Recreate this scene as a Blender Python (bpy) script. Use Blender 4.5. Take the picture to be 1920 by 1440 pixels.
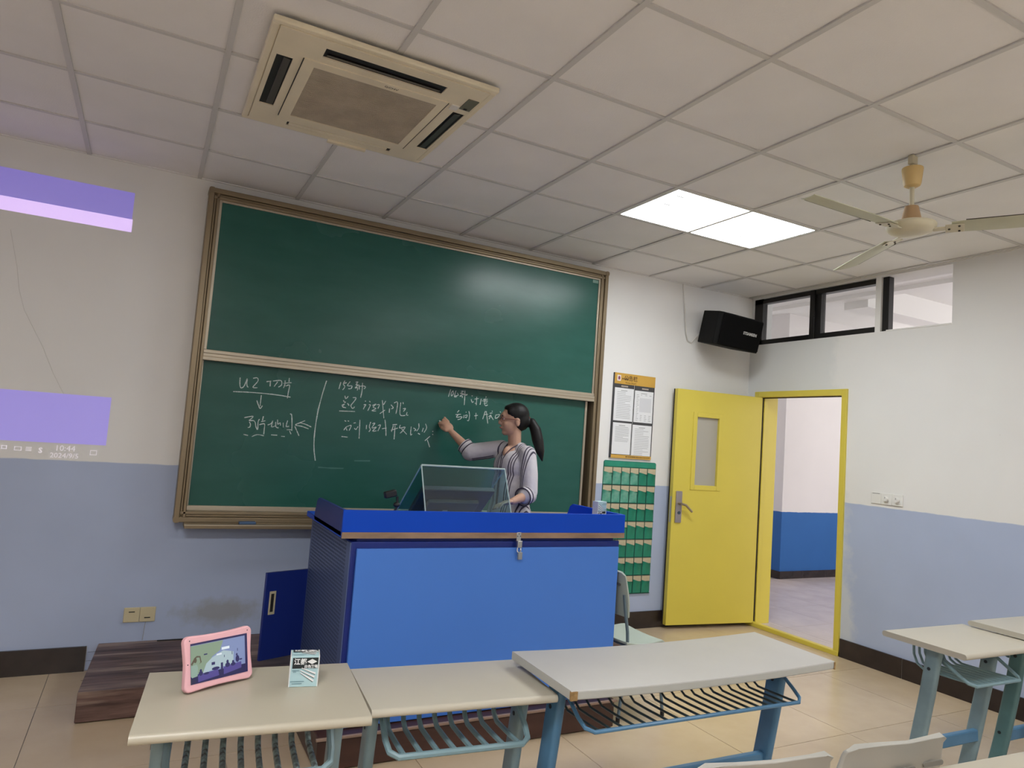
import bpy, math, random
from math import sin, cos, pi, radians, sqrt
from mathutils import Vector, Matrix

for _o in list(bpy.data.objects):
    bpy.data.objects.remove(_o, do_unlink=True)
scene = bpy.context.scene
COL = scene.collection
random.seed(7)

# ------------------------------------------------------------------ camera
cam_data = bpy.data.cameras.new('camera')
cam_data.sensor_fit = 'HORIZONTAL'
cam_data.sensor_width = 36.0
cam_data.lens = 1299.06 / 1920 * 36.0
cam_data.clip_start = 0.02
cam = bpy.data.objects.new('camera', cam_data)
COL.objects.link(cam)
_r = Vector((0.881858, -0.465884, 0.072659))
_d = Vector((0.101133, 0.036375, -0.994208))
_f = Vector((0.460542, 0.884098, 0.079194))
cam.matrix_world = Matrix(((_r.x, -_d.x, -_f.x, -4.991878),
                           (_r.y, -_d.y, -_f.y, -4.752261),
                           (_r.z, -_d.z, -_f.z, 1.509554),
                           (0, 0, 0, 1)))
scene.camera = cam

# ------------------------------------------------------------------ world (overcast daylight outside the corridor)
world = bpy.data.worlds.new('world')
scene.world = world
world.use_nodes = True
_bg = world.node_tree.nodes['Background']
_bg.inputs['Color'].default_value = (1.0, 0.955, 0.945, 1)
_bg.inputs['Strength'].default_value = 1.45

scene.view_settings.view_transform = 'Standard'
scene.view_settings.look = 'None'
scene.view_settings.gamma = 1.0
scene.view_settings.use_curve_mapping = False
scene.view_settings.exposure = 0.85

LAMP_FRONT = 12.0       # radiance of the lit ceiling panel in view
LAMP_REAR = [9.0, 21.0, 13.0, 17.0]     # the panels over the rear of the class

# ------------------------------------------------------------------ helpers
class MB:
    def __init__(s):
        s.v = []; s.f = []
    def add(s, vs, fs, M=None):
        o = len(s.v)
        for p in vs:
            p = Vector(p)
            s.v.append(M @ p if M else p)
        s.f += [tuple(i + o for i in f) for f in fs]
        return s
    def box(s, x0, x1, y0, y1, z0, z1, M=None):
        vs = [(x0,y0,z0),(x1,y0,z0),(x1,y1,z0),(x0,y1,z0),(x0,y0,z1),(x1,y0,z1),(x1,y1,z1),(x0,y1,z1)]
        return s.add(vs, [(0,3,2,1),(4,5,6,7),(0,1,5,4),(1,2,6,5),(2,3,7,6),(3,0,4,7)], M)
    def loft(s, rings, caps=True, M=None, closed=False):
        n = len(rings[0]); vs = [p for r in rings for p in r]; fs = []
        m = len(rings)
        for k in range(m if closed else m - 1):
            a = k * n; b = ((k + 1) % m) * n
            for i in range(n):
                j = (i + 1) % n
                fs.append((a+i, a+j, b+j, b+i))
        if caps and not closed:
            fs.append(tuple(reversed(range(n)))); fs.append(tuple(range((m-1)*n, m*n)))
        return s.add(vs, fs, M)
    def tube(s, path, r, n=8, closed=False, M=None, flat=None):
        P = [Vector(p) for p in path]; m = len(P)
        if not hasattr(r, '__len__'): r = [r] * m
        rings = []; up = None
        for i in range(m):
            if closed: t = P[(i+1) % m] - P[i-1]
            else: t = P[min(i+1, m-1)] - P[max(i-1, 0)]
            if t.length < 1e-9: t = Vector((0,0,1))
            t.normalize()
            if up is None:
                up = Vector((0,0,1)) if abs(t.z) < .9 else Vector((1,0,0))
            u = (up - t * up.dot(t))
            if u.length < 1e-6: u = t.orthogonal()
            u.normalize(); w = t.cross(u); up = u
            rings.append([P[i] + (u * cos(2*pi*k/n) + w * sin(2*pi*k/n)) * r[i] for k in range(n)])
        return s.loft(rings, True, M, closed)
    def cyl(s, p0, p1, r0, r1=None, n=16, M=None):
        return s.tube([p0, p1], [r0, r0 if r1 is None else r1], n, False, M)
    def lathe(s, prof, c=(0,0,0), n=24, M=None):
        c = Vector(c)
        rings = [[c + Vector((max(r,1e-4)*cos(2*pi*k/n), max(r,1e-4)*sin(2*pi*k/n), z)) for k in range(n)] for r, z in prof]
        return s.loft(rings, True, M)
    def prism(s, poly, axis, a, b, M=None):
        def P(p, t):
            if axis == 'z': return (p[0], p[1], t)
            if axis == 'y': return (p[0], t, p[1])
            return (t, p[0], p[1])
        return s.loft([[P(p, a) for p in poly], [P(p, b) for p in poly]], True, M)
    def ellipsoid(s, c, ax, r, n=14, m=9):
        c = Vector(c); vs = []; fs = []
        X, Y, Z = ax
        for i in range(1, m):
            t = pi * i / m
            for k in range(n):
                p = 2*pi*k/n
                vs.append(c + X*(r[0]*sin(t)*cos(p)) + Y*(r[1]*sin(t)*sin(p)) + Z*(r[2]*cos(t)))
        top = len(vs); vs.append(c + Z*r[2]); bot = len(vs); vs.append(c - Z*r[2])
        for i in range(m-2):
            for k in range(n):
                j = (k+1) % n
                fs.append((i*n+k, (i+1)*n+k, (i+1)*n+j, i*n+j))
        for k in range(n):
            j = (k+1) % n
            fs.append((top, k, j)); fs.append((bot, (m-2)*n+j, (m-2)*n+k))
        return s.add(vs, fs)
    def mesh(s, name, smooth=35):
        me = bpy.data.meshes.new(name)
        me.from_pydata([tuple(p) for p in s.v], [], s.f)
        me.update()
        import bmesh
        bm = bmesh.new(); bm.from_mesh(me)
        bmesh.ops.recalc_face_normals(bm, faces=bm.faces)
        bm.to_mesh(me); bm.free()
        if smooth:
            me.shade_smooth(); me.set_sharp_from_angle(angle=radians(smooth))
        return me
    def build(s, name, mat, parent=None, bevel=0, smooth=35, seg=2):
        o = link(name, s.mesh(name, smooth), mat, parent)
        if bevel:
            b = o.modifiers.new('bevel', 'BEVEL'); b.width = bevel; b.segments = seg
            b.limit_method = 'ANGLE'; b.angle_limit = radians(40)
        return o

def link(name, data, mat=None, parent=None):
    o = bpy.data.objects.new(name, data)
    COL.objects.link(o)
    if mat and data is not None and len(data.materials) == 0:
        data.materials.append(mat)
    if parent: o.parent = parent
    return o

def empty(name, loc=(0,0,0), rz=0.0, rot=None):
    o = bpy.data.objects.new(name, None); COL.objects.link(o)
    o.empty_display_size = .1
    o.location = loc; o.rotation_euler = rot if rot else (0, 0, rz)
    return o

def tag(o, label, cat, group=None):
    o['label'] = label; o['category'] = cat
    if group: o['group'] = group
    return o

def struct(o):
    o['kind'] = 'structure'; return o

def rrect(w, h, r, n=4, cx=0, cy=0):
    pts = []
    for (sx, sy, a0) in ((1,1,0),(-1,1,90),(-1,-1,180),(1,-1,270)):
        for k in range(n+1):
            a = radians(a0 + 90*k/n)
            pts.append((cx + sx*(w/2-r) + r*cos(a), cy + sy*(h/2-r) + r*sin(a)))
    return pts

# ------------------------------------------------------------------ materials
def mat(name, col, rough=.6, metal=0.0, noise=None, bump=None, spec=None, emit=None):
    m = bpy.data.materials.new(name); m.use_nodes = True
    nt = m.node_tree; b = nt.nodes['Principled BSDF']
    b.inputs['Base Color'].default_value = (*col, 1)
    b.inputs['Roughness'].default_value = rough
    b.inputs['Metallic'].default_value = metal
    if spec is not None: b.inputs['Specular IOR Level'].default_value = spec
    if emit:
        b.inputs['Emission Color'].default_value = (*emit[0], 1)
        b.inputs['Emission Strength'].default_value = emit[1]
    if noise:
        sc, amt = noise[0], noise[1]
        tc = nt.nodes.new('ShaderNodeTexCoord')
        n = nt.nodes.new('ShaderNodeTexNoise'); n.inputs['Scale'].default_value = sc; n.inputs['Detail'].default_value = 5
        if len(noise) > 2:
            mp = nt.nodes.new('ShaderNodeMapping'); mp.inputs['Scale'].default_value = noise[2]
            nt.links.new(tc.outputs['Object'], mp.inputs['Vector']); nt.links.new(mp.outputs[0], n.inputs['Vector'])
        else:
            nt.links.new(tc.outputs['Object'], n.inputs['Vector'])
        r = nt.nodes.new('ShaderNodeValToRGB')
        r.color_ramp.elements[0].position = .3; r.color_ramp.elements[1].position = .7
        c2 = noise[3] if len(noise) > 3 else tuple(c*(1-amt) for c in col)
        r.color_ramp.elements[0].color = (*c2, 1)
        r.color_ramp.elements[1].color = (*col, 1)
        nt.links.new(n.outputs['Fac'], r.inputs['Fac']); nt.links.new(r.outputs['Color'], b.inputs['Base Color'])
    if bump:
        n2 = nt.nodes.new('ShaderNodeTexNoise'); n2.inputs['Scale'].default_value = bump[0]; n2.inputs['Detail'].default_value = 4
        tc2 = nt.nodes.new('ShaderNodeTexCoord'); nt.links.new(tc2.outputs['Object'], n2.inputs['Vector'])
        bp = nt.nodes.new('ShaderNodeBump'); bp.inputs['Strength'].default_value = bump[1]; bp.inputs['Distance'].default_value = .01
        nt.links.new(n2.outputs['Fac'], bp.inputs['Height']); nt.links.new(bp.outputs['Normal'], b.inputs['Normal'])
    return m

def glass_mat(name, tint, gloss=.1, rough=.03):
    m = bpy.data.materials.new(name); m.use_nodes = True
    nt = m.node_tree; nt.nodes.clear()
    o = nt.nodes.new('ShaderNodeOutputMaterial'); mx = nt.nodes.new('ShaderNodeMixShader')
    t = nt.nodes.new('ShaderNodeBsdfTransparent'); g = nt.nodes.new('ShaderNodeBsdfGlossy')
    t.inputs['Color'].default_value = (*tint, 1); g.inputs['Roughness'].default_value = rough
    mx.inputs['Fac'].default_value = gloss
    nt.links.new(t.outputs[0], mx.inputs[1]); nt.links.new(g.outputs[0], mx.inputs[2]); nt.links.new(mx.outputs[0], o.inputs[0])
    return m

class NG:
    """tiny node-expression helper"""
    def __init__(s, m): s.nt = m.node_tree; s.b = s.nt.nodes['Principled BSDF']
    def node(s, t, **kw):
        n = s.nt.nodes.new(t)
        for k, v in kw.items(): setattr(n, k, v)
        return n
    def put(s, sock, v):
        if isinstance(v, (int, float)): sock.default_value = v
        elif isinstance(v, tuple): sock.default_value = v if len(v) == 4 else ((*v, 1) if sock.type == 'RGBA' else v)
        else: s.nt.links.new(v, sock)
    def math(s, op, a, b=0.0, c=None):
        n = s.node('ShaderNodeMath', operation=op)
        s.put(n.inputs[0], a); s.put(n.inputs[1], b)
        if c is not None: s.put(n.inputs[2], c)
        return n.outputs[0]
    def mix(s, f, a, b):
        n = s.node('ShaderNodeMix', data_type='RGBA')
        s.put(n.inputs[0], f); s.put(n.inputs[6], a); s.put(n.inputs[7], b)
        return n.outputs[2]
    def noise(s, scale, vec=None, detail=4, rough=.5):
        n = s.node('ShaderNodeTexNoise'); n.inputs['Scale'].default_value = scale; n.inputs['Detail'].default_value = detail
        n.inputs['Roughness'].default_value = rough
        if vec is not None: s.nt.links.new(vec, n.inputs['Vector'])
        return n.outputs['Fac']
    def pos(s):
        g = s.node('ShaderNodeNewGeometry'); x = s.node('ShaderNodeSeparateXYZ')
        s.nt.links.new(g.outputs['Position'], x.inputs[0])
        return g.outputs['Position'], x.outputs[0], x.outputs[1], x.outputs[2]
    def step(s, v, lo, hi):
        n = s.node('ShaderNodeMapRange'); n.clamp = True
        s.put(n.inputs['Value'], v); n.inputs['From Min'].default_value = lo; n.inputs['From Max'].default_value = hi
        return n.outputs[0]

def blob(name, prims, m, parent, voxel=.008, smooth=4):
    """one continuous skin from overlapping tapered capsules and ellipsoids"""
    mb = MB()
    for p in prims:
        if p[0] == 'c':
            path, rad = p[1], p[2]
            mb.tube(path, rad, 14)
            for q, r in ((path[0], rad[0]), (path[-1], rad[-1])):
                mb.ellipsoid(q, (Vector((1,0,0)), Vector((0,1,0)), Vector((0,0,1))), (r, r, r), 14, 8)
            for q, r in list(zip(path, rad))[1:-1]:
                mb.ellipsoid(q, (Vector((1,0,0)), Vector((0,1,0)), Vector((0,0,1))), (r, r, r), 14, 8)
        else:
            mb.ellipsoid(p[1], p[2], p[3], 20, 12)
    o = mb.build(name, m, parent, smooth=180)
    r = o.modifiers.new('remesh', 'REMESH'); r.mode = 'VOXEL'; r.voxel_size = voxel; r.use_smooth_shade = True
    if smooth:
        sm = o.modifiers.new('smooth', 'SMOOTH'); sm.factor = .5; sm.iterations = smooth
    return o

def text_mesh(name, body, size, m, parent, M, align='CENTER', bold=0.0, sx=1.0):
    cu = bpy.data.curves.new(name, 'FONT'); cu.body = body; cu.size = size; cu.align_x = align; cu.align_y = 'CENTER'
    cu.extrude = .0004; cu.offset = bold; cu.resolution_u = 2
    t = bpy.data.objects.new(name + '_src', cu); COL.objects.link(t)
    dg = bpy.context.evaluated_depsgraph_get()
    me = bpy.data.meshes.new_from_object(t.evaluated_get(dg))
    bpy.data.objects.remove(t, do_unlink=True); bpy.data.curves.remove(cu)
    me.name = name
    me.transform(M @ Matrix.Diagonal((sx, 1, 1, 1)))
    me.materials.clear()
    return link(name, me, m, parent)

RX90 = Matrix.Rotation(radians(90), 4, 'X')       # text lying in XZ, facing -y
def on_front(x, y, z): return Matrix.Translation((x, y, z)) @ RX90

# ---- colours
M = {}
def wall_material(name, dado, chips=0.0, stain=False, white=(.80,.79,.775), dado_h=1.20, peel=False):
    m = mat(name, white, .75); g = NG(m)
    P, x, y, z = g.pos()
    wob = g.math('MULTIPLY', g.math('SUBTRACT', g.noise(6, P), .5), .02)
    fac = g.step(g.math('ADD', z, wob), dado_h-.003, dado_h+.003)
    soft = g.noise(1.2, P, 3)
    wcol = g.mix(g.step(soft, .35, .7), tuple(c*.95 for c in white), white)
    dcol = g.mix(g.step(g.noise(1.6, P, 4), .35, .7), tuple(c*.93 for c in dado), dado)
    col = g.mix(fac, dcol, wcol)
    if chips:
        c = g.step(g.noise(23, P, 3, .6), .74, .76)
        reg = g.step(g.noise(1.9, P, 2), .52, .56)
        col = g.mix(g.math('MULTIPLY', g.math('MULTIPLY', c, reg), chips), col, (.42,.37,.32))
    if peel:          # bare filler along the door frame and skirting
        d = g.math('ADD', g.math('MULTIPLY', g.math('SUBTRACT', -1.06, y), 3.2), g.math('MULTIPLY', g.math('SUBTRACT', z, .14), .35))
        d = g.math('ADD', d, g.math('MULTIPLY', g.math('SUBTRACT', g.noise(5, P, 6, .65), .5), 1.1))
        col = g.mix(g.math('MULTIPLY', g.math('SUBTRACT', 1.0, g.step(d, .22, .50)), .62), col, (.66,.68,.68))
    if stain:
        dx = g.math('DIVIDE', g.math('ADD', x, 4.46), .25); dz = g.math('DIVIDE', g.math('SUBTRACT', z, .30), .085)
        d = g.math('SQRT', g.math('ADD', g.math('MULTIPLY', dx, dx), g.math('MULTIPLY', dz, dz)))
        d = g.math('ADD', d, g.math('MULTIPLY', g.math('SUBTRACT', g.noise(14, P, 5, .65), .5), 1.3))
        col = g.mix(g.math('MULTIPLY', g.math('SUBTRACT', 1.0, g.step(d, .45, 1.15)), .6), col, (.29,.27,.22))
    g.nt.links.new(col, g.b.inputs['Base Color'])
    return m
M['wall_front'] = wall_material('painted_plaster_front', (.43,.50,.68), .7, True)
M['wall_right'] = wall_material('painted_plaster_side', (.43,.50,.68), .9, peel=True)
M['wall_plain'] = wall_material('painted_plaster_rear', (.43,.50,.68))
M['wall_corridor'] = wall_material('corridor_paint', (.022,.135,.42), 0, False, (.82,.79,.78), .84)
M['tile_ceiling'] = mat('mineral_fibre_tile', (.84,.825,.815), .85, noise=(3.0, .05), bump=(180, .15))
M['tbar'] = mat('grey_grid_bar', (.60,.59,.575), .5)
M['skirting'] = mat('dark_skirting_tile', (.035,.024,.021), .25, noise=(9, .35))
M['grout'] = mat('pale_grout', (.38,.34,.30), .8)
M['white_plaster'] = mat('white_sill', (.80,.79,.77), .7)

def floor_tile_material(name, c1, c2):
    m = mat(name, c1, .22); g = NG(m)
    P, x, y, z = g.pos()
    col = g.mix(g.step(g.noise(2.5, P, 5, .6), .3, .7), c2, c1)
    g.nt.links.new(col, g.b.inputs['Base Color'])
    rr = g.node('ShaderNodeMapRange'); g.nt.links.new(g.noise(5, P), rr.inputs['Value'])
    rr.inputs['To Min'].default_value = .16; rr.inputs['To Max'].default_value = .30
    g.nt.links.new(rr.outputs[0], g.b.inputs['Roughness'])
    return m
M['floor_tile'] = floor_tile_material('beige_floor_tile', (.62,.49,.34), (.56,.43,.29))
M['corridor_tile'] = floor_tile_material('corridor_floor_tile', (.66,.58,.55), (.60,.52,.49))
CHALK = {
 'lesson_title': [
  [(-4.491,1.774),(-4.489,1.732),(-4.482,1.711),(-4.472,1.711),(-4.46,1.728),(-4.448,1.772),(-4.448,1.743),(-4.443,1.722),(-4.436,1.718)],
  [(-4.413,1.777),(-4.391,1.783),(-4.382,1.773),(-4.385,1.757),(-4.409,1.72),(-4.382,1.72)],
  [(-4.33,1.764),(-4.301,1.771)],
  [(-4.306,1.771),(-4.305,1.736)],
  [(-4.291,1.772),(-4.246,1.781),(-4.235,1.771),(-4.236,1.75),(-4.254,1.736)],
  [(-4.261,1.77),(-4.28,1.737)],
  [(-4.215,1.784),(-4.214,1.756),(-4.221,1.734)],
  [(-4.19,1.803),(-4.19,1.777)],
  [(-4.224,1.764),(-4.173,1.774)],
  [(-4.208,1.748),(-4.184,1.756),(-4.187,1.715),(-4.19,1.669)],
  [(-4.524,1.681),(-4.446,1.685),(-4.345,1.687),(-4.241,1.684),(-4.17,1.678)],
  [(-4.353,1.674),(-4.354,1.602)],
  [(-4.377,1.638),(-4.364,1.608),(-4.352,1.588),(-4.34,1.607)],
 ],
 'tile_map_heading': [
  [(-4.442,1.522),(-4.389,1.535),(-4.412,1.506)],
  [(-4.412,1.504),(-4.388,1.508),(-4.374,1.498),(-4.366,1.469),(-4.354,1.453),(-4.356,1.502),(-4.349,1.52)],
  [(-4.409,1.497),(-4.401,1.484),(-4.403,1.466),(-4.414,1.461)],
  [(-4.327,1.54),(-4.331,1.512)],
  [(-4.337,1.505),(-4.312,1.512)],
  [(-4.347,1.484),(-4.317,1.492),(-4.314,1.462),(-4.314,1.424)],
  [(-4.296,1.486),(-4.275,1.497),(-4.266,1.516),(-4.271,1.476),(-4.246,1.485)],
  [(-4.248,1.51),(-4.243,1.478),(-4.227,1.472)],
  [(-4.238,1.525),(-4.233,1.496),(-4.22,1.506),(-4.217,1.489)],
  [(-4.201,1.508),(-4.197,1.477)],
  [(-4.174,1.524),(-4.18,1.486),(-4.162,1.487)],
  [(-4.163,1.567),(-4.153,1.564),(-4.145,1.507),(-4.142,1.459)],
  [(-4.174,1.464),(-4.146,1.466)],
  [(-4.156,1.458),(-4.145,1.437)],
  [(-4.063,1.532),(-4.094,1.516),(-4.122,1.499),(-4.081,1.493),(-4.036,1.48)],
  [(-4.094,1.516),(-4.057,1.508),(-4.019,1.493)],
  [(-4.125,1.49),(-4.11,1.462),(-4.093,1.43)],
  [(-4.436,1.416),(-4.409,1.411)],
  [(-4.385,1.405),(-4.353,1.42),(-4.312,1.415)],
  [(-4.268,1.424),(-4.23,1.424)],
  [(-4.205,1.419),(-4.182,1.419)],
 ],
 'dividing_line': [
  [(-3.947,1.81),(-3.965,1.727),(-3.984,1.609),(-3.992,1.508),(-3.993,1.413),(-3.986,1.339),(-3.972,1.273)],
 ],
 'timing_note': [
  [(-3.851,1.81),(-3.86,1.763)],
  [(-3.824,1.823),(-3.833,1.799),(-3.821,1.782),(-3.834,1.759)],
  [(-3.828,1.804),(-3.811,1.811)],
  [(-3.788,1.821),(-3.804,1.791),(-3.773,1.792),(-3.779,1.773),(-3.797,1.771)],
  [(-3.749,1.82),(-3.734,1.824),(-3.747,1.802),(-3.729,1.804),(-3.751,1.781),(-3.733,1.784),(-3.734,1.765)],
  [(-3.724,1.805),(-3.72,1.774)],
  [(-3.702,1.82),(-3.7,1.768),(-3.706,1.718)],
  [(-3.718,1.795),(-3.695,1.8),(-3.678,1.794),(-3.688,1.78)],
  [(-3.815,1.721),(-3.806,1.701),(-3.792,1.72)],
  [(-3.76,1.713),(-3.737,1.713),(-3.75,1.686),(-3.768,1.658),(-3.753,1.639),(-3.742,1.653)],
  [(-3.822,1.689),(-3.813,1.675),(-3.806,1.681)],
  [(-3.832,1.653),(-3.812,1.665),(-3.826,1.646),(-3.8,1.64)],
  [(-3.793,1.672),(-3.781,1.657)],
  [(-3.844,1.615),(-3.736,1.62)],
  [(-3.672,1.698),(-3.667,1.696)],
  [(-3.68,1.671),(-3.665,1.673),(-3.674,1.656),(-3.68,1.64)],
  [(-3.644,1.674),(-3.633,1.673),(-3.648,1.632)],
  [(-3.643,1.7),(-3.635,1.693)],
  [(-3.619,1.671),(-3.594,1.684),(-3.613,1.661),(-3.591,1.653),(-3.619,1.635),(-3.589,1.636)],
  [(-3.588,1.679),(-3.569,1.681),(-3.578,1.654)],
  [(-3.551,1.714),(-3.529,1.59)],
  [(-3.561,1.619),(-3.526,1.648)],
  [(-3.54,1.684),(-3.526,1.711)],
  [(-3.494,1.661),(-3.494,1.632)],
  [(-3.486,1.688),(-3.468,1.669),(-3.481,1.66)],
  [(-3.465,1.703),(-3.441,1.711),(-3.44,1.666),(-3.445,1.628)],
  [(-3.416,1.71),(-3.414,1.625),(-3.375,1.622)],
  [(-3.4,1.714),(-3.396,1.701)],
  [(-3.396,1.667),(-3.377,1.671),(-3.391,1.649)],
  [(-3.363,1.646),(-3.367,1.627),(-3.353,1.625)],
 ],
 'summary_note': [
  [(-3.802,1.553),(-3.791,1.548)],
  [(-3.781,1.552),(-3.771,1.551)],
  [(-3.801,1.487),(-3.788,1.508),(-3.768,1.52),(-3.753,1.521),(-3.765,1.487)],
  [(-3.787,1.503),(-3.778,1.486)],
  [(-3.739,1.54),(-3.724,1.544)],
  [(-3.731,1.507),(-3.719,1.498),(-3.706,1.519)],
  [(-3.697,1.566),(-3.694,1.51),(-3.691,1.438)],
  [(-3.813,1.444),(-3.771,1.442)],
  [(-3.647,1.534),(-3.647,1.506)],
  [(-3.62,1.557),(-3.627,1.525),(-3.618,1.505),(-3.627,1.489)],
  [(-3.608,1.545),(-3.59,1.551),(-3.608,1.516),(-3.577,1.524),(-3.601,1.496),(-3.574,1.499)],
  [(-3.567,1.535),(-3.549,1.541),(-3.564,1.498)],
  [(-3.52,1.58),(-3.509,1.523),(-3.503,1.469)],
  [(-3.536,1.516),(-3.504,1.524)],
  [(-3.462,1.549),(-3.43,1.554)],
  [(-3.47,1.51),(-3.422,1.529)],
  [(-3.456,1.543),(-3.466,1.5)],
  [(-3.443,1.544),(-3.442,1.449)],
  [(-3.405,1.552),(-3.408,1.53),(-3.368,1.539),(-3.397,1.499)],
  [(-3.394,1.526),(-3.352,1.489)],
  [(-3.377,1.517),(-3.402,1.494)],
  [(-3.324,1.547),(-3.324,1.488),(-3.313,1.495)],
  [(-3.306,1.538),(-3.288,1.528),(-3.298,1.517)],
  [(-3.269,1.573),(-3.266,1.541),(-3.281,1.518)],
  [(-3.269,1.503),(-3.254,1.496)],
  [(-3.232,1.543),(-3.239,1.516)],
  [(-3.218,1.574),(-3.207,1.545),(-3.224,1.511)],
  [(-3.212,1.453),(-3.176,1.488)],
  [(-3.194,1.46),(-3.172,1.41)],
  [(-3.161,1.524),(-3.155,1.523)],
  [(-3.159,1.504),(-3.153,1.5)],
 ],
 'discussion_note': [
  [(-3.045,1.84),(-3.058,1.785)],
  [(-3.023,1.833),(-3.037,1.815),(-3.034,1.792),(-3.02,1.813),(-3.026,1.829)],
  [(-3.002,1.835),(-3.011,1.791),(-2.991,1.791)],
  [(-2.99,1.819),(-2.981,1.804),(-3.006,1.795)],
  [(-2.962,1.834),(-2.941,1.837),(-2.965,1.817),(-2.94,1.819),(-2.968,1.797),(-2.949,1.8),(-2.948,1.787)],
  [(-2.931,1.842),(-2.928,1.792),(-2.927,1.735)],
  [(-2.95,1.81),(-2.907,1.816),(-2.924,1.806)],
  [(-2.874,1.809),(-2.865,1.808)],
  [(-2.875,1.784),(-2.866,1.761),(-2.854,1.768)],
  [(-2.831,1.805),(-2.829,1.743)],
  [(-2.848,1.786),(-2.814,1.794)],
  [(-2.842,1.755),(-2.829,1.758)],
  [(-2.792,1.795),(-2.799,1.749)],
  [(-2.753,1.815),(-2.756,1.805)],
  [(-2.777,1.79),(-2.74,1.795)],
  [(-2.783,1.779),(-2.737,1.781)],
  [(-2.759,1.798),(-2.765,1.767),(-2.754,1.746),(-2.735,1.753)],
  [(-2.76,1.763),(-2.741,1.769)],
  [(-2.965,1.693),(-2.978,1.676)],
  [(-2.99,1.659),(-2.948,1.665)],
  [(-2.969,1.66),(-2.982,1.64),(-2.939,1.648),(-2.949,1.631),(-2.97,1.624)],
  [(-2.91,1.685),(-2.906,1.682)],
  [(-2.923,1.661),(-2.924,1.638)],
  [(-2.915,1.658),(-2.897,1.663),(-2.903,1.643),(-2.914,1.648)],
  [(-2.886,1.693),(-2.878,1.664),(-2.882,1.624),(-2.894,1.625)],
  [(-2.827,1.685),(-2.824,1.637)],
  [(-2.839,1.662),(-2.811,1.668)],
  [(-2.751,1.705),(-2.768,1.643)],
  [(-2.744,1.705),(-2.737,1.676),(-2.723,1.613)],
  [(-2.76,1.677),(-2.727,1.683)],
  [(-2.696,1.711),(-2.691,1.705)],
  [(-2.721,1.664),(-2.7,1.679),(-2.716,1.647)],
  [(-2.704,1.675),(-2.679,1.645)],
  [(-2.713,1.691),(-2.691,1.696)],
  [(-2.663,1.682),(-2.629,1.688),(-2.643,1.666),(-2.663,1.658),(-2.663,1.678)],
  [(-2.628,1.712),(-2.621,1.705)],
 ],
}
# ================================================================== the room
XL, YB, H = -8.4, -9.2, 3.01          # left wall, rear wall, ceiling height; right wall x=0, front wall y=0

# ---- floor: 0.8 m tiles with recessed joints
fl = struct(MB().box(XL, .0, YB, .0, -.10, -.006).build('floor', M['grout']))
gap = .0035
def tile_grid(parent, x0, x1, y0, y1, ox, oy, s, m, name, ztop=0.0):
    cache = {}
    ix0 = math.floor((x0-ox)/s); iy0 = math.floor((y0-oy)/s)
    ix = ix0
    while ox + ix*s < x1 - 1e-4:
        iy = iy0
        while oy + iy*s < y1 - 1e-4:
            a0 = max(x0, ox+ix*s); a1 = min(x1, ox+(ix+1)*s); b0 = max(y0, oy+iy*s); b1 = min(y1, oy+(iy+1)*s)
            if a1-a0 > .02 and b1-b0 > .02:
                key = (round(a1-a0, 3), round(b1-b0, 3))
                if key not in cache:
                    w, d = key
                    cache[key] = MB().box(-w/2+gap/2, w/2-gap/2, -d/2+gap/2, d/2-gap/2, -.008, 0).mesh(name, 0)
                o = link(name, cache[key], m, parent)
                o.location = ((a0+a1)/2, (b0+b1)/2, ztop)
            iy += 1
        ix += 1
tile_grid(fl, XL, 0, YB, 0, -2.13, -2.115, .8, M['floor_tile'], 'floor_tile')

# ---- walls
struct(MB().box(XL-.2, .24, 0, .2, -.1, 3.5).build('wall_front', M['wall_front']))
wr = MB()
T = .24
wr.box(0, T, YB, -1.865, -.1, 3.5)
wr.box(0, T, -1.865, -1.055, -.1, 2.555)
wr.box(0, T, -1.055, -.105, 2.105, 2.555)
wr.box(0, T, -.105, 0, -.1, 2.555)
wr.box(0, T, -.03, 0, 2.555, 3.5)
wr.box(0, T, -1.865, -.03, 2.99, 3.5)
struct(wr.build('wall_right', M['wall_right'], smooth=0))
struct(MB().box(XL-.2, XL, YB, 0, -.1, 3.5).build('wall_left', M['wall_plain']))
struct(MB().box(XL-.2, T, YB-.2, YB, -.1, 3.5).build('wall_back', M['wall_plain']))
# hairline crack in the plaster on the projection side
cr = MB(); cp = [(-5.776,2.483),(-5.724,2.278),(-5.70,2.15),(-5.666,2.041),(-5.60,1.92),(-5.556,1.841),(-5.49,1.695),(-5.425,1.577)]
cr.tube([(x, -.0005, z) for x, z in cp], .0010, 4)
cr.build('plaster_crack', mat('crack_grey', (.60,.58,.56), .9), bpy.data.objects['wall_front'])

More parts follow.
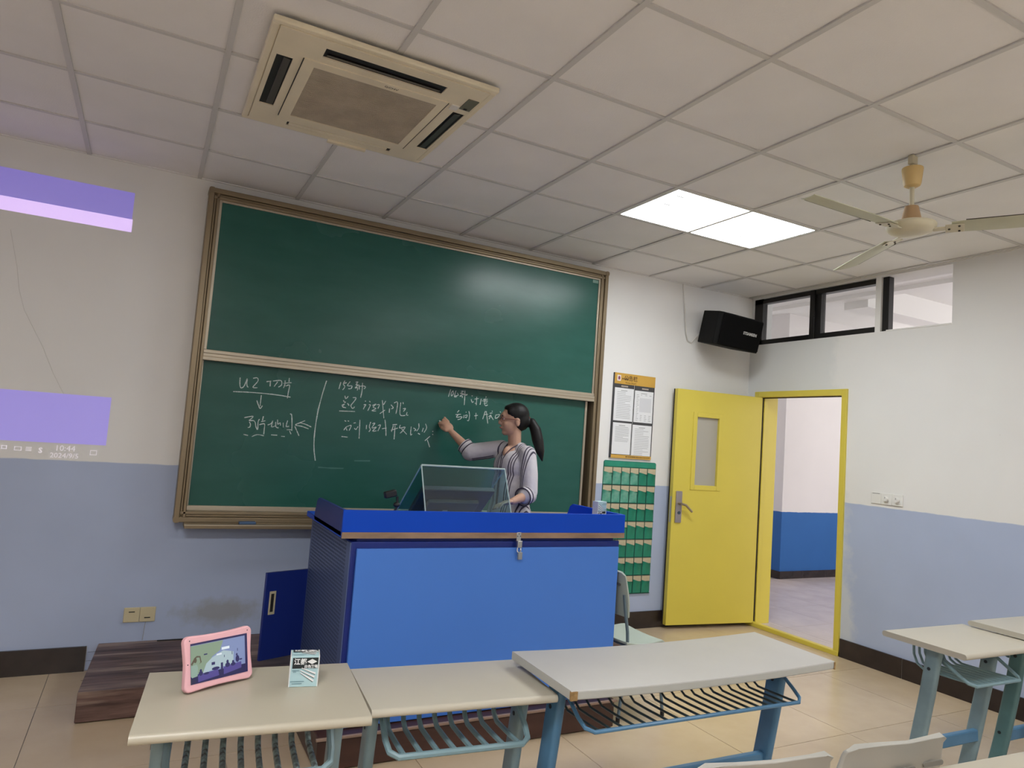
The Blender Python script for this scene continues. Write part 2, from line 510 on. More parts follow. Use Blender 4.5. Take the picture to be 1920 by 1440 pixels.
# ---- ceiling: backing, tiles and grid bars
ce = struct(MB().box(XL, 0, YB, 0, H+.03, H+.12).build('ceiling', mat('ceiling_void', (.08,.08,.08), .9)))
CX = [-0.647 - .6*k for k in range(-1, 14)]        # grid lines across the room
CY = [-0.538 - .6*k for k in range(0, 15)]
xs = sorted([c for c in CX if XL < c < 0] + [XL, 0]); ys = sorted([c for c in CY if YB < c < 0] + [YB, 0])
LAMPS = [(-2.447, -1.738), (-2.447, -4.738), (-6.047, -4.738), (-2.447, -7.738), (-6.047, -7.738)]   # lower-left grid corner, 1.2 x 0.6
def lamp_cell(cx, cy):
    return any(lx < cx < lx+1.2 and ly < cy < ly+.6 for lx, ly in LAMPS)
tcache = {}
for i in range(len(xs)-1):
    for j in range(len(ys)-1):
        cx, cy = (xs[i]+xs[i+1])/2, (ys[j]+ys[j+1])/2
        if lamp_cell(cx, cy): continue
        key = (round(xs[i+1]-xs[i], 3), round(ys[j+1]-ys[j], 3))
        if min(key) < .03: continue
        if key not in tcache:
            w, d = key
            tcache[key] = MB().box(-w/2+.004, w/2-.004, -d/2+.004, d/2-.004, 0, .014).mesh('ceiling_tile', 0)
        t = link('ceiling_tile', tcache[key], M['tile_ceiling'], ce)
        t.location = (cx, cy, H + .002)
        t.rotation_euler = (random.uniform(-.002, .002), random.uniform(-.002, .002), 0)
for x in xs[1:-1]:
    MB().box(x-.012, x+.012, YB, 0, H-.006, H+.001).build('grid_bar', M['tbar'], ce, smooth=0)
for y in ys[1:-1]:
    MB().box(XL, 0, y-.011, y+.011, H-.0045, H+.0015).build('grid_bar', M['tbar'], ce, smooth=0)
eb = MB().box(XL, 0, -.016, 0, H-.005, H+.001).box(-.016, 0, YB, 0, H-.005, H+.001).box(XL, XL+.016, YB, 0, H-.005, H+.001)
eb.build('edge_trim', M['tile_ceiling'], ce, smooth=0)

# ---- skirting tiles
def skirting(name, start, end, n, ax, hh=.14, m=M['skirting'], th=.014, gm=M['grout'], z0=0.0, side=-1):
    L = abs(end-start); a = min(start, end)
    b = MB()
    if ax == 'x': b.box(a, a+L, side*th*.6, 0, z0, z0+hh-.002)
    else: b.box(side*th*.6, 0, a, a+L, z0, z0+hh-.002)
    root = struct(b.build(name, gm, smooth=0))
    w = L/n
    mm = MB()
    if ax == 'x': mm.box(-w/2+.0025, w/2-.0025, side*th, 0, 0, hh)
    else: mm.box(side*th, 0, -w/2+.0025, w/2-.0025, 0, hh)
    me = mm.mesh('skirting_tile', 0)
    for k in range(n):
        o = link('skirting_tile', me, m, root)
        o.location = (a+w*(k+.5), 0, z0) if ax == 'x' else (0, a+w*(k+.5), z0)
    return root
sk = skirting('baseboard_front', -1.75, 0, 4, 'x')
sk2 = skirting('baseboard_front', XL, -5.16, 5, 'x')
sk3 = skirting('baseboard_right', YB, -1.065, 16, 'y')

# ---- transom window in the right wall
wn = struct(empty('window_1', (0,0,0)))
M['black_alu'] = mat('black_aluminium', (.012,.011,.011), .35, .3)
wf = MB()
wf.box(.01, .07, -.125, -.03, 2.555, 2.99)
wf.box(.01, .07, -1.275, -.03, 2.945, 2.985)
wf.box(.01, .07, -1.275, -.03, 2.555, 2.60)
wf.build('frame', M['black_alu'], wn, smooth=0)
MB().box(.0, .06, -.705, -.655, 2.56, 2.985).build('sash_stile', M['black_alu'], wn, .003)
MB().box(.02, .08, -.755, -.700, 2.56, 2.985).build('sash_stile', M['black_alu'], wn, .003)
MB().box(.0, .10, -1.318, -1.272, 2.555, 2.99).build('post', M['white_plaster'], wn, smooth=0)
MB().box(.02, .08, -1.37, -1.318, 2.555, 2.99).build('sash_stile', M['black_alu'], wn, .003)
MB().box(-.004, .0, -.712, -.70, 2.74, 2.80).cyl((-.012,-.706,2.77), (0,-.706,2.77), .006).build('latch', M['black_alu'], wn)
gl = glass_mat('clear_pane', (.96,.97,.97), .05)
for y0, y1 in ((-.655,-.125), (-1.272,-.755)):
    MB().box(.04, .044, y0, y1, 2.60, 2.945).build('pane', gl, wn, smooth=0)
MB().box(-.006, .10, -1.865, -1.37, 2.552, 2.562).build('sill', M['white_plaster'], wn, smooth=0)

# ---- corridor beyond the door
fc = struct(MB().box(T, 5.2, -9.4, 5.0, -.1, -.006).box(0, T, -1.05, -.11, -.1, -.006).build('floor_corridor', M['grout']))
tile_grid(fc, 0.24, 5.2, -3.2, 1.5, .9, -.9, .6, M['corridor_tile'], 'floor_tile')
MB().box(.0, .24, -1.05, -.11, -.008, 0).build('threshold_tile', M['corridor_tile'], fc, smooth=0)
struct(MB().box(2.26, 5.2, 1.5, 5.0, -.1, 3.5).build('wall_corridor_end', M['wall_corridor'], smooth=0))
struct(MB().box(T, T+.02, .2, 5.0, -.1, 3.5).build('wall_corridor_side', M['wall_corridor'], smooth=0))
struct(MB().box(5.0, 5.2, -9.4, 1.5, -.1, 1.05).build('wall_corridor_parapet', M['wall_corridor'], smooth=0))
struct(MB().box(T, 5.4, -9.4, 5.0, 3.40, 3.55).box(T, 1.48, -9.4, 5.0, 3.28, 3.40).build('ceiling_corridor', M['white_plaster'], smooth=0))
struct(MB().box(1.42, 1.56, -9.4, 5.0, 3.24, 3.41).build('trim_corridor_beam', M['white_plaster'], smooth=0))
struct(MB().box(1.56, 5.2, -.10, .18, 3.16, 3.41).build('trim_corridor_crossbeam', M['white_plaster'], smooth=0))
bc = struct(MB().box(2.26, 5.2, 1.491, 1.5, 0, .092).box(2.251, 2.26, 1.491, 5.0, 0, .092).build('baseboard_corridor', M['grout'], smooth=0))
for k in range(6):
    MB().box(2.25+.43*k+.004, 2.25+.43*(k+1)-.004, 1.486, 1.5, 0, .094).build('skirting_tile', M['skirting'], bc, smooth=0)
for k in range(6):
    MB().box(2.246, 2.26, 1.486+.43*k+.004, 1.486+.43*(k+1)-.004, 0, .094).build('skirting_tile', M['skirting'], bc, smooth=0)

# ---- yellow door, standing open against the front wall
M['yellow'] = mat('yellow_paint', (.69,.57,.080), .42, noise=(2.5, .05))
dr = struct(empty('door_1', (0,0,0)))
df = MB()
df.box(-.018, .03, -.155, -.10, 0, 2.112)             # near jambs (architrave face)
df.box(-.018, .03, -1.06, -1.012, 0, 2.112)
df.box(-.018, .03, -1.0118, -.1552, 2.06, 2.112)
df.build('door_frame', M['yellow'], dr, .003)
dl = MB()
dl.box(.03, T+.01, -.135, -.10, 0, 2.09).box(.03, T+.01, -1.06, -1.035, 0, 2.09).box(.03, T+.01, -1.06, -.10, 2.075, 2.105)
dl.box(.045, .085, -.165, -.13, 0, 2.07)
dl.build('door_lining', M['yellow'], dr, .002)
MB().box(-.022, .03, -1.06, -.10, 0, .035).box(.03, .07, -1.05, -.10, 0, .02).build('door_sill', M['yellow'], dr, .003)
MB().box(.03, .043, -.157, -.152, .03, 2.06).box(.03, .043, -1.04, -.13, 2.052, 2.06).build('seal_strip', mat('black_seal', (.015,.012,.01), .7), dr, smooth=0)
hinge = Vector((-.022, -.175, 0)); ang = math.atan2(.105, -.92)
LM = Matrix.Translation(hinge) @ Matrix.Rotation(ang, 4, 'Z')     # local x runs from the hinge to the free edge, local +y faces the room
LW = .915
lf = MB(); zt, zb = 2.055, .035
px0, px1, pz0, pz1 = .455, .712, 1.215, 1.835               # vision panel opening
lf.box(0, px0, -.022, .022, zb, zt, LM).box(px1, LW, -.022, .022, zb, zt, LM)
lf.box(px0, px1, -.022, .022, zb, pz0, LM).box(px0, px1, -.022, .022, pz1, zt, LM)
leafo = lf.build('door_leaf', M['yellow'], dr, smooth=0)
vb = MB()
for a in ((px0-.03, px0+.012, pz0-.03, pz1+.03), (px1-.012, px1+.03, pz0-.03, pz1+.03), (px0+.0125, px1-.0125, pz0-.03, pz0+.012), (px0+.0125, px1-.0125, pz1-.012, pz1+.03)):
    vb.box(a[0], a[1], -.028, .028, a[2], a[3], LM)
vb.build('vision_panel_bead', M['yellow'], leafo, .002)
MB().box(px0, px1, -.003, .003, pz0, pz1, LM).build('vision_pane', mat('hazy_glass', (.42,.40,.35), .18), leafo, smooth=0)
lk = MB(); lk.prism(rrect(.062, .27, .008, 3, LW-.062, 1.035), 'y', .022, .034, LM)
lock = lk.build('lock_plate', mat('brushed_steel', (.42,.37,.36), .35, .7), leafo, .002)
MB().cyl((LW-.062,.034,1.065), (LW-.062,.075,1.065), .011, M=LM).tube([(LW-.062,.07,1.065),(LW-.105,.075,1.055),(LW-.172,.072,1.0)], [.011,.011,.010], 10, M=LM).build('lever_handle', mat('bronze_lever', (.36,.30,.22), .35, .7), leafo)
MB().cyl((LW-.065,.034,.985), (LW-.065,.040,.985), .014, M=LM).build('keyhole', mat('lock_cylinder', (.12,.16,.20), .3, .8), leafo)
MB().box(LW, LW+.002, -.012, .012, .9, 1.12, LM).build('lock_faceplate', mat('steel_edge', (.5,.48,.4), .4, .7), leafo, smooth=0)
MB().box(LW-.002, LW+.004, -.034, -.023, zb, zt, LM).build('edge_shadow_strip', mat('black_edge_shade', (.015,.012,.01), .7), leafo, smooth=0)  # dark strip stands in for the shade behind the free edge
for hz in (.35, 1.05, 1.75):
    MB().cyl((-.012,.0,hz-.05), (-.012,.0,hz+.05), .009, M=LM).build('door_hinge', M['yellow'], dr)
# ================================================================== ceiling things
M['diffuser'] = mat('lit_diffuser', (.9,.9,.9), .5, emit=((.96,1.0,1.01), LAMP_FRONT))
M['diffuser_rear'] = [mat('lit_diffuser_rear', (.9,.9,.9), .5, emit=((.98,.99,.98), q)) for q in LAMP_REAR]
M['lamp_frame'] = mat('lamp_frame_white', (.75,.75,.74), .4)
for k, (lx, ly) in enumerate(LAMPS):
    root = empty('ceiling_light_panel', (lx+.6, ly+.3, H))
    if k == 0:
        tag(root, 'bright rectangular light panel set in the ceiling grid beside the fan', 'light', 'ceiling light panels')
    else:
        tag(root, 'rectangular light panel set in the ceiling over the rear desks', 'light', 'ceiling light panels')
    f = MB()
    f.box(-.588, .588, -.288, -.276, -.004, .02).box(-.588, .588, .276, .288, -.004, .02)
    f.box(-.588, -.576, -.288, .288, -.004, .02).box(.576, .588, -.288, .288, -.004, .02)
    f.build('frame', M['lamp_frame'], root, smooth=0)
    MB().box(-.576, .576, -.276, .276, .0, .006).build('diffuser', M['diffuser'] if k == 0 else M['diffuser_rear'][k-1], root, smooth=0)
    if k == 0:
        mk = mat('clip_grey', (.35,.35,.34), .6)
        for (a, b) in ((-.52,-.20), (-.49,-.05), (.30,.12)):
            MB().box(a, a+.055, b, b+.012, -.003, .0).build('retaining_clip', mk, root, smooth=0)

# ---- ceiling fan
M['fan_cream'] = mat('aged_cream_enamel', (.60,.55,.40), .38, noise=(6, .10))
M['fan_blade'] = mat('fan_blade_enamel', (.52,.52,.38), .45, noise=(7, .12))
M['fan_yellow'] = mat('yellowed_plastic', (.66,.47,.20), .45)
M['fan_tan'] = mat('tan_plastic', (.42,.27,.14), .5)
M['worn_edge'] = mat('rusty_chipped_edge', (.05,.04,.03), .8)
fan = tag(empty('ceiling_fan', (-1.857, -2.738, H)), 'cream three-bladed ceiling fan on a short rod near the transom window', 'fan')
MB().box(-.020, .020, -.013, .013, -.045, .0).build('hanger_bracket', M['fan_cream'], fan, .003)
MB().cyl((0,0,-.02), (0,0,-.30), .0105, n=14).build('down_rod', M['fan_cream'], fan)
MB().lathe([(.022,-.158),(.035,-.150),(.039,-.140),(.047,-.070),(.046,-.063),(.016,-.061)], n=24).build('canopy_cup', M['fan_yellow'], fan)
MB().lathe([(.016,-.250),(.030,-.253),(.045,-.322),(.047,-.328),(.025,-.330)], n=24).build('motor_cover', M['fan_tan'], fan)
MB().lathe([(.03,-.326),(.080,-.331),(.105,-.340),(.109,-.349),(.106,-.360),(.096,-.374),(.05,-.392),(.0,-.395)], n=36).build('motor_housing', M['fan_cream'], fan)
ZB = -.368
def fan_blade(ang):
    RM = Matrix.Rotation(radians(ang), 4, 'Z')
    PM = RM @ Matrix.Translation((0, 0, ZB)) @ Matrix.Rotation(radians(-12), 4, 'X')     # pitched blade frame
    b = MB(); N = 10; rings = []
    for i in range(N+1):
        t = i/N; r = .165 + .555*t
        w = .046 + .012*min(1, t*3) - .002*t
        ring = []
        for (u, v) in ((-1,-.0025),(-.4,-.007),(.4,-.007),(1,-.0025),(1,.0005),(.4,-.003),(-.4,-.003),(-1,.0005)):
            ring.append((r + (u*.024 if i == N else 0), u*w, v))
        rings.append(ring)
    b.loft(rings, True, PM)
    o = b.build('blade', M['fan_blade'], fan)
    e = MB(); e.tube([PM @ Vector((.22+.05*k, -.0575, -.001)) for k in range(10)], .0022, 5)
    e.build('chipped_edge', M['worn_edge'], o)
    a = MB()
    a.box(.09, .15, -.016, .016, -.010, -.004, PM).box(.14, .215, -.036, .036, -.011, -.0065, PM)
    a.build('blade_bracket', M['fan_cream'], o, .002)
    for (q, s_) in ((.195,-.022), (.195,.022), (.155,0)):
        MB().lathe([(.0,-.006),(.005,-.005),(.005,0)], n=10, M=PM @ Matrix.Translation((q, s_, -.010))).build('screw', M['worn_edge'], o)
for a in (180, 60, 300): fan_blade(a)

# ---- ceiling cassette air conditioner
M['ac_cream'] = mat('yellowed_ac_plastic', (.84,.76,.58), .5, noise=(4.0, .12))
M['ac_dark'] = mat('air_slot_dark', (.012,.010,.009), .5)
M['ac_vane'] = mat('dark_vane', (.06,.055,.05), .3)
M['ac_grille'] = mat('dusty_intake_grille', (.50,.44,.345), .7, noise=(9, .22), bump=(140, .4))
ac = tag(empty('ceiling_air_conditioner', (-4.268, -1.668, H), rot=(radians(1.0), 0, 0)), 'yellowed four-way cassette air conditioner mounted in the ceiling above the chalkboard', 'air conditioner')
h = .462; hy = .500
def frame_with_holes(mb, outer, holes, z0, z1):
    """flat panel built from strips so that the slots stay open"""
    xs_ = sorted({outer[0], outer[1]} | {v for q in holes for v in q[:2]}); ys_ = sorted({outer[2], outer[3]} | {v for q in holes for v in q[2:]})
    for i in range(len(xs_)-1):
        for j in range(len(ys_)-1):
            cx, cy = (xs_[i]+xs_[i+1])/2, (ys_[j]+ys_[j+1])/2
            if any(q[0] < cx < q[1] and q[2] < cy < q[3] for q in holes): continue
            mb.box(xs_[i], xs_[i+1], ys_[j], ys_[j+1], z0, z1)
slots = {'rear': (-.25,.26,-.412,-.335), 'front': (-.26,.27,.395,.440), 'left': (-.412,-.348,-.25,.26), 'right': (.368,.425,-.215,.285)}
hole_in = (-.31, .315, -.29, .345)
p = MB(); frame_with_holes(p, (-h+.03, h-.03, -hy+.03, hy-.03), list(slots.values())+[hole_in], -.034, -.012)
p.build('panel', M['ac_cream'], ac, smooth=0)
rim = MB()
for q in ((-h,h,-hy,-hy+.03), (-h,h,hy-.03,hy), (-h,-h+.03,-hy+.03,hy-.03), (h-.03,h,-hy+.03,hy-.03)): rim.box(q[0],q[1],q[2],q[3],-.031,-.008)
rim.build('panel_rim', M['ac_cream'], ac, .006)
MB().box(-.44, .44, -.44, .44, -.006, .02).build('air_chamber', M['ac_dark'], ac, smooth=0)
for nm, q in slots.items():
    lx = q[1]-q[0] > q[3]-q[2]
    MB().box(q[0], q[1], q[2], q[3], -.0285, -.012).build('air_slot', M['ac_dark'], ac, smooth=0)
    v = MB(); cx, cy = (q[0]+q[1])/2, (q[2]+q[3])/2
    if nm == 'front':
        v.box(q[0]+.01, q[1]-.02, q[2]+.006, q[3]-.006, -.036, -.03)
        v.build('air_vane', M['ac_cream'], ac, .002)
    elif lx:
        v.box(-.24, .24, -.010, .010, -.0015, .0015, Matrix.Translation((cx, cy+.018, -.0315)) @ Matrix.Rotation(radians(14), 4, 'X'))
        v.build('air_vane', M['ac_vane'], ac, .001)
    else:
        v.box(-.014, .014, q[2]+.015, q[3]-.015, -.002, .002, Matrix.Translation((cx + (.012 if nm == 'left' else 0), 0, -.0315)) @ Matrix.Rotation(radians(10 if nm == 'left' else -6), 4, 'Y'))
        v.build('air_vane', M['ac_vane'], ac, .001)
gp = MB(); frame_with_holes(gp, hole_in, [(-.262,.278,-.238,.305)], -.038, -.012)
gr = gp.build('intake_panel', M['ac_cream'], ac, smooth=0)
MB().box(-.262, .278, -.238, .305, -.035, -.014).build('intake_grille', M['ac_grille'], gr, smooth=0)
lv = MB()
for k in range(44): lv.box(-.262, .278, -.236+.0123*k, -.232+.0123*k, -.0365, -.034)
lvo = lv.build('grille_louvres', M['ac_grille'], gr, smooth=0); lvo['kind'] = 'stuff'
MB().box(-.3135, -.3105, -.285, .34, -.0385, -.03).build('panel_joint', M['ac_dark'], ac, smooth=0)
MB().box(.3155, .3185, -.285, .34, -.0385, -.03).build('panel_joint', M['ac_dark'], ac, smooth=0)
MB().box(.375, .425, -.375, -.265, -.037, -.033).build('display_window', mat('smoked_display', (.16,.15,.11), .3), ac, smooth=0)
MB().box(.392, .407, -.285, -.272, -.039, -.036).build('indicator', M['ac_dark'], ac, smooth=0)
MB().box(.335, .370, -.285, -.240, -.039, -.033).build('paper_label', mat('paper_white', (.75,.73,.68), .8), ac, smooth=0)
MB().box(-.04, .16, .488, .512, -.043, -.03).build('loose_trim', M['ac_cream'], ac, smooth=0)
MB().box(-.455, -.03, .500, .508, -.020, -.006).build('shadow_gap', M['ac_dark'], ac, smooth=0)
MF = Matrix.Rotation(pi, 4, 'X')
text_mesh('maker_mark', 'GCHV', .022, M['ac_vane'], ac, Matrix.Translation((.06,-.264,-.0385)) @ MF)

# ---- black loudspeaker in the corner, with bracket and cable
M['spk'] = mat('black_vinyl_cabinet', (.0035,.0035,.0035), .7, bump=(220, .2), spec=.18)
M['grille_black'] = mat('black_speaker_cloth', (.003,.003,.0032), .85, spec=.1)
spk = tag(empty('loudspeaker', (-.532, -.262, 2.592)), 'black loudspeaker hung high in the corner beside the transom window', 'speaker')
SM = Matrix.Rotation(radians(11), 4, 'X') @ Matrix.Rotation(radians(2.5), 4, 'Y')
# plan view: wide cloth front facing -y, flanks raked back
plan = [(-.265,-.10), (-.24,-.13), (.24,-.13), (.265,-.10), (.205,.15), (-.205,.15)]
MB().prism(plan, 'z', -.142, .142, SM).build('cabinet', M['spk'], spk, .006)
MB().box(-.235, .235, -.142, -.130, -.132, .132, SM).build('front_cloth', M['grille_black'], spk, .005)
text_mesh('maker_mark', 'STSAMSEN', .034, mat('logo_silver', (.55,.55,.55), .4), spk, SM @ Matrix.Translation((.10, -.1430, .005)) @ RX90, bold=.0012)
MB().box(-.06, .06, .0, .16, .142, .158, SM).box(-.03, .03, .13, .22, -.06, .158, SM).build('wall_bracket', M['spk'], spk, .003)
cb = [(-.879,-.02,3.0),(-.865,-.02,2.9),(-.841,-.02,2.775),(-.825,-.02,2.66),(-.812,-.02,2.56),(-.785,-.02,2.50),(-.745,-.02,2.49),(-.71,-.03,2.54),(-.69,-.06,2.57),(-.66,-.095,2.585)]
tag(MB().tube(cb, .005, 6).build('speaker_cable', mat('white_cable', (.68,.66,.62), .6)), 'thin white cable looping from the ceiling to the black loudspeaker', 'cable')

# ================================================================== chalkboard
M['bronze'] = mat('bronze_aluminium', (.26,.20,.125), .38, .55, noise=(2.5, .12, (1,1,.2)))
M['bronze_lt'] = mat('pale_bronze_rail', (.46,.40,.31), .35, .5)
def board_material():
    m = mat('green_enamel_board', (.022,.090,.078), .28, spec=.33); g = NG(m)
    P, x, y, z = g.pos()
    mp = g.node('ShaderNodeMapping'); mp.inputs['Scale'].default_value = (1.2, 1, 4)
    g.nt.links.new(P, mp.inputs['Vector'])
    n = g.noise(2.2, mp.outputs[0], 6, .6)
    g.nt.links.new(g.mix(g.step(n, .35, .75), (.019,.092,.073), (.025,.107,.087)), g.b.inputs['Base Color'])
    rr = g.node('ShaderNodeMapRange'); g.nt.links.new(g.noise(1.3, P, 4), rr.inputs['Value'])
    rr.inputs['To Min'].default_value = .255; rr.inputs['To Max'].default_value = .285
    g.nt.links.new(rr.outputs[0], g.b.inputs['Roughness'])
    return m
M['board'] = board_material()
cbd = tag(empty('sliding_chalkboard', (-3.268, 0, .86)), 'large green two-panel sliding chalkboard with bronze metal frame on the front wall', 'chalkboard')
OFF = Vector((3.268, 0, -.86))
class WB(MB):     # world-space builder for a parent at the board's base
    def build(s, name, mat, parent=None, bevel=0, smooth=35, seg=2):
        s.v = [p + OFF for p in s.v]
        return MB.build(s, name, mat, parent, bevel, smooth, seg)
x0, x1, z0, z1 = -4.788, -1.752, .868, 2.935
FW = .066
def stepped(mb, horizontal, a, b, c0, inward):
    """frame rail drawn from three stepped ribs"""
    for (o0, o1, y) in ((0,.032,-.118), (.032,.047,-.104), (.047,FW,-.112)):
        lo, hi = sorted((c0 + inward*o0, c0 + inward*o1))
        if horizontal: mb.box(a, b, y, 0, lo, hi)
        else: mb.box(lo, hi, y, 0, a, b)
fb = WB(); stepped(fb, False, z0, z1, x0, 1); fb.build('frame_side', M['bronze'], cbd, .004)
fb = WB(); stepped(fb, False, z0, z1, x1, -1); fb.build('frame_side', M['bronze'], cbd, .004)
fb = WB(); stepped(fb, True, x0+.03, x1-.03, z1, -1); fb.build('frame_top', M['bronze'], cbd, .004)
fb = WB(); stepped(fb, True, x0+.03, x1-.03, z0, 1); fb.build('frame_bottom', M['bronze'], cbd, .004)
for (cx, cz) in ((x0+.016,z0+.016),(x1-.016,z0+.016),(x0+.016,z1-.016),(x1-.016,z1-.016)):
    c = WB(); c.prism(rrect(.036, .036, .013, 4, cx, cz), 'y', -.121, 0); c.build('corner_cap', M['bronze'], cbd)
WB().box(x0+.05, x1-.05, -.02, -.002, z0+.05, z1-.05).build('backing', mat('dark_gap', (.012,.010,.009), .8), cbd, smooth=0)
# upper sliding panel (in front)
ua, ub, uz0, uz1 = x0+FW-.002, x1-FW+.002, 1.865, z1-FW+.004
up = WB().box(ua, ub, -.090, -.066, uz0, uz1).build('upper_board', M['board'], cbd, smooth=0)
ut = WB(); ut.box(ua, ub, -.112, -.062, 1.858, 1.902).box(ua, ub, -.106, -.062, 1.902, 1.925)
ut.build('bottom_rail', M['bronze_lt'], up, .003)
for q in ((ua, ua+.018, 1.925, uz1), (ub-.018, ub, 1.925, uz1), (ua+.018, ub-.018, uz1-.016, uz1)):
    WB().box(q[0], q[1], -.098, -.064, q[2], q[3]).build('edge_trim', M['bronze_lt'], up, .002)
WB().box(ua, ub, -.1125, -.11, 1.879, 1.883).build('rail_groove', M['bronze'], up, smooth=0)
WB().box(ub-.075, ub-.02, -.094, -.089, uz1-.045, uz1-.02).build('maker_plate', mat('faint_plate', (.16,.27,.22), .5), up, smooth=0)
# lower sliding panel (behind)
la, lb, lz0, lz1 = x0+FW-.004, x1-FW-.03, .955, 2.02
lo = WB().box(la, lb, -.050, -.028, lz0, lz1).build('lower_board', M['board'], cbd, smooth=0)
WB().box(la, la+.014, -.058, -.026, lz0, lz1).build('edge_trim', M['bronze_lt'], lo, .002)
WB().box(lb-.016, lb+.004, -.060, -.026, lz0, lz1).build('edge_trim', M['bronze_lt'], lo, .002)
lt = WB(); lt.box(la, lb, -.066, -.026, lz0-.022, lz0+.010); lt.build('bottom_rail', M['bronze_lt'], lo, .003)
tr = WB(); tr.box(x0+.06, x1-.06, -.165, -.10, .838, .846).box(x0+.06, x1-.06, -.168, -.158, .838, .862).box(x0+.06, x1-.06, -.118, -.0, .838, .868)
tr.build('chalk_tray', M['bronze'], cbd, .002)
WB().box(x0+.06, x1-.06, -.1695, -.156, .856, .863).build('tray_lip', M['bronze_lt'], cbd, smooth=0)  # paler bronze puts the tray's highlight into the lip colour
# chalk handwriting on the lower panel
def chalk_mat():
    m = mat('chalk_dust', (.62,.68,.66), .95); g = NG(m)
    P, x, y, z = g.pos()
    n = g.step(g.noise(140, P, 3, .7), .30, .62)
    g.nt.links.new(g.mix(n, (.22,.33,.30), (.66,.72,.70)), g.b.inputs['Base Color'])
    return m
M['chalk_mark'] = chalk_mat()
M['chalk_faint'] = mat('faint_chalk', (.055,.16,.135), .95)
def ribbon(mb, pts, w, y):
    P = [Vector((p[0], 0, p[1])) for p in pts]
    if len(P) > 2:          # soften corners (Catmull-Rom)
        Q = []
        for i in range(len(P)-1):
            a, b, c, d = P[max(i-1,0)], P[i], P[i+1], P[min(i+2,len(P)-1)]
            for k in range(4):
                t = k/4
                Q.append(.5*((2*b)+(c-a)*t+(2*a-5*b+4*c-d)*t*t+(3*b-a-3*c+d)*t**3))
        Q.append(P[-1]); P = Q
    L = []; Rr = []; n = len(P)
    for i in range(n):
        t = (P[min(i+1,n-1)] - P[max(i-1,0)])
        if t.length < 1e-7: t = Vector((1,0,0))
        t.normalize(); s = Vector((-t.z, 0, t.x)) * (w*.5*(.75+.5*random.random()))
        L.append(P[i]+s); Rr.append(P[i]-s)
    yy = Vector((0, y, 0))
    mb.add([p+yy for p in L]+[p+yy for p in Rr], [(i, i+1, n+i+1, n+i) for i in range(n-1)])
for nm, strokes in CHALK.items():
    w = WB()
    for s_ in strokes: ribbon(w, s_, .0055 if nm != 'dividing_line' else .006, -.0506)
    w.build('chalk_' + nm, M['chalk_mark'], lo, smooth=0)['kind'] = 'stuff'
w = WB()
for s_ in ([(-3.95,1.23),(-3.86,1.228),(-3.78,1.23)], [(-3.71,1.285),(-3.60,1.29)], [(-3.99,1.62),(-3.985,1.55)]): ribbon(w, s_, .009, -.0505)
w.build('chalk_smudge', M['chalk_faint'], lo, smooth=0)['kind'] = 'stuff'
# eraser on the tray
er = tag(empty('board_eraser', (-4.372, -.138, .846), radians(2)), 'small blue felt eraser lying on the bronze chalk tray', 'eraser')
MB().box(-.05, .05, -.02, .02, .018, .034).build('grip', mat('eraser_blue', (.05,.10,.20), .5), er, .005)
MB().box(-.05, .05, -.02, .02, .0, .018).build('felt', mat('grey_felt', (.14,.16,.19), .95), er, .003)

# ---- projector light left of the board, put into thin glowing wall panels
W8 = (.80,.79,.775)
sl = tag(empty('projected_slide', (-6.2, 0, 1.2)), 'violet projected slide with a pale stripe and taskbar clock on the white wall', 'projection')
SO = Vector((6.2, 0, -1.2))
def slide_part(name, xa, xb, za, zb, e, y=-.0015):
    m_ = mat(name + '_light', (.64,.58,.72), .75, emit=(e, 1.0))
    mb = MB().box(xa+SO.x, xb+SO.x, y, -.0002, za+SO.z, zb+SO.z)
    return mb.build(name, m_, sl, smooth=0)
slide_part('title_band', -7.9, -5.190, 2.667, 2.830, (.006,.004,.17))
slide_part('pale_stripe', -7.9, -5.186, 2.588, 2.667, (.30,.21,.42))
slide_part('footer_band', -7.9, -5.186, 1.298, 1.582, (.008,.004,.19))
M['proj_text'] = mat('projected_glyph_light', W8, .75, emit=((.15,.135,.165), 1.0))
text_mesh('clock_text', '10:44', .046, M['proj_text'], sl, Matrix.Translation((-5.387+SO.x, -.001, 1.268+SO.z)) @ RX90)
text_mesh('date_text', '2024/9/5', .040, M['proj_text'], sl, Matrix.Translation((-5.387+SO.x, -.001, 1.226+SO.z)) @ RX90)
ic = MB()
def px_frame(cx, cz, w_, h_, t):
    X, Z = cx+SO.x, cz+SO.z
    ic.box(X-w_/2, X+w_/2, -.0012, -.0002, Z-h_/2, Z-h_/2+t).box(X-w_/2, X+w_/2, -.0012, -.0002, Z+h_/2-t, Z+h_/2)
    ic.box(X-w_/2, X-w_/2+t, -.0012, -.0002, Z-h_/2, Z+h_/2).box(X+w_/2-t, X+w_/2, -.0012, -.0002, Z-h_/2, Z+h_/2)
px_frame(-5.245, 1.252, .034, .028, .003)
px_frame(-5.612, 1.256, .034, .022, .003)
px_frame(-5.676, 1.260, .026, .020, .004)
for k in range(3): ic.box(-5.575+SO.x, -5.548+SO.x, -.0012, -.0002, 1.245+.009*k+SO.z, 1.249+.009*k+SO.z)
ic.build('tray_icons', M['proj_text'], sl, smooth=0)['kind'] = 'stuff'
text_mesh('input_icon', 'S', .042, M['proj_text'], sl, Matrix.Translation((-5.505+SO.x, -.001, 1.250+SO.z)) @ RX90, bold=.0012)

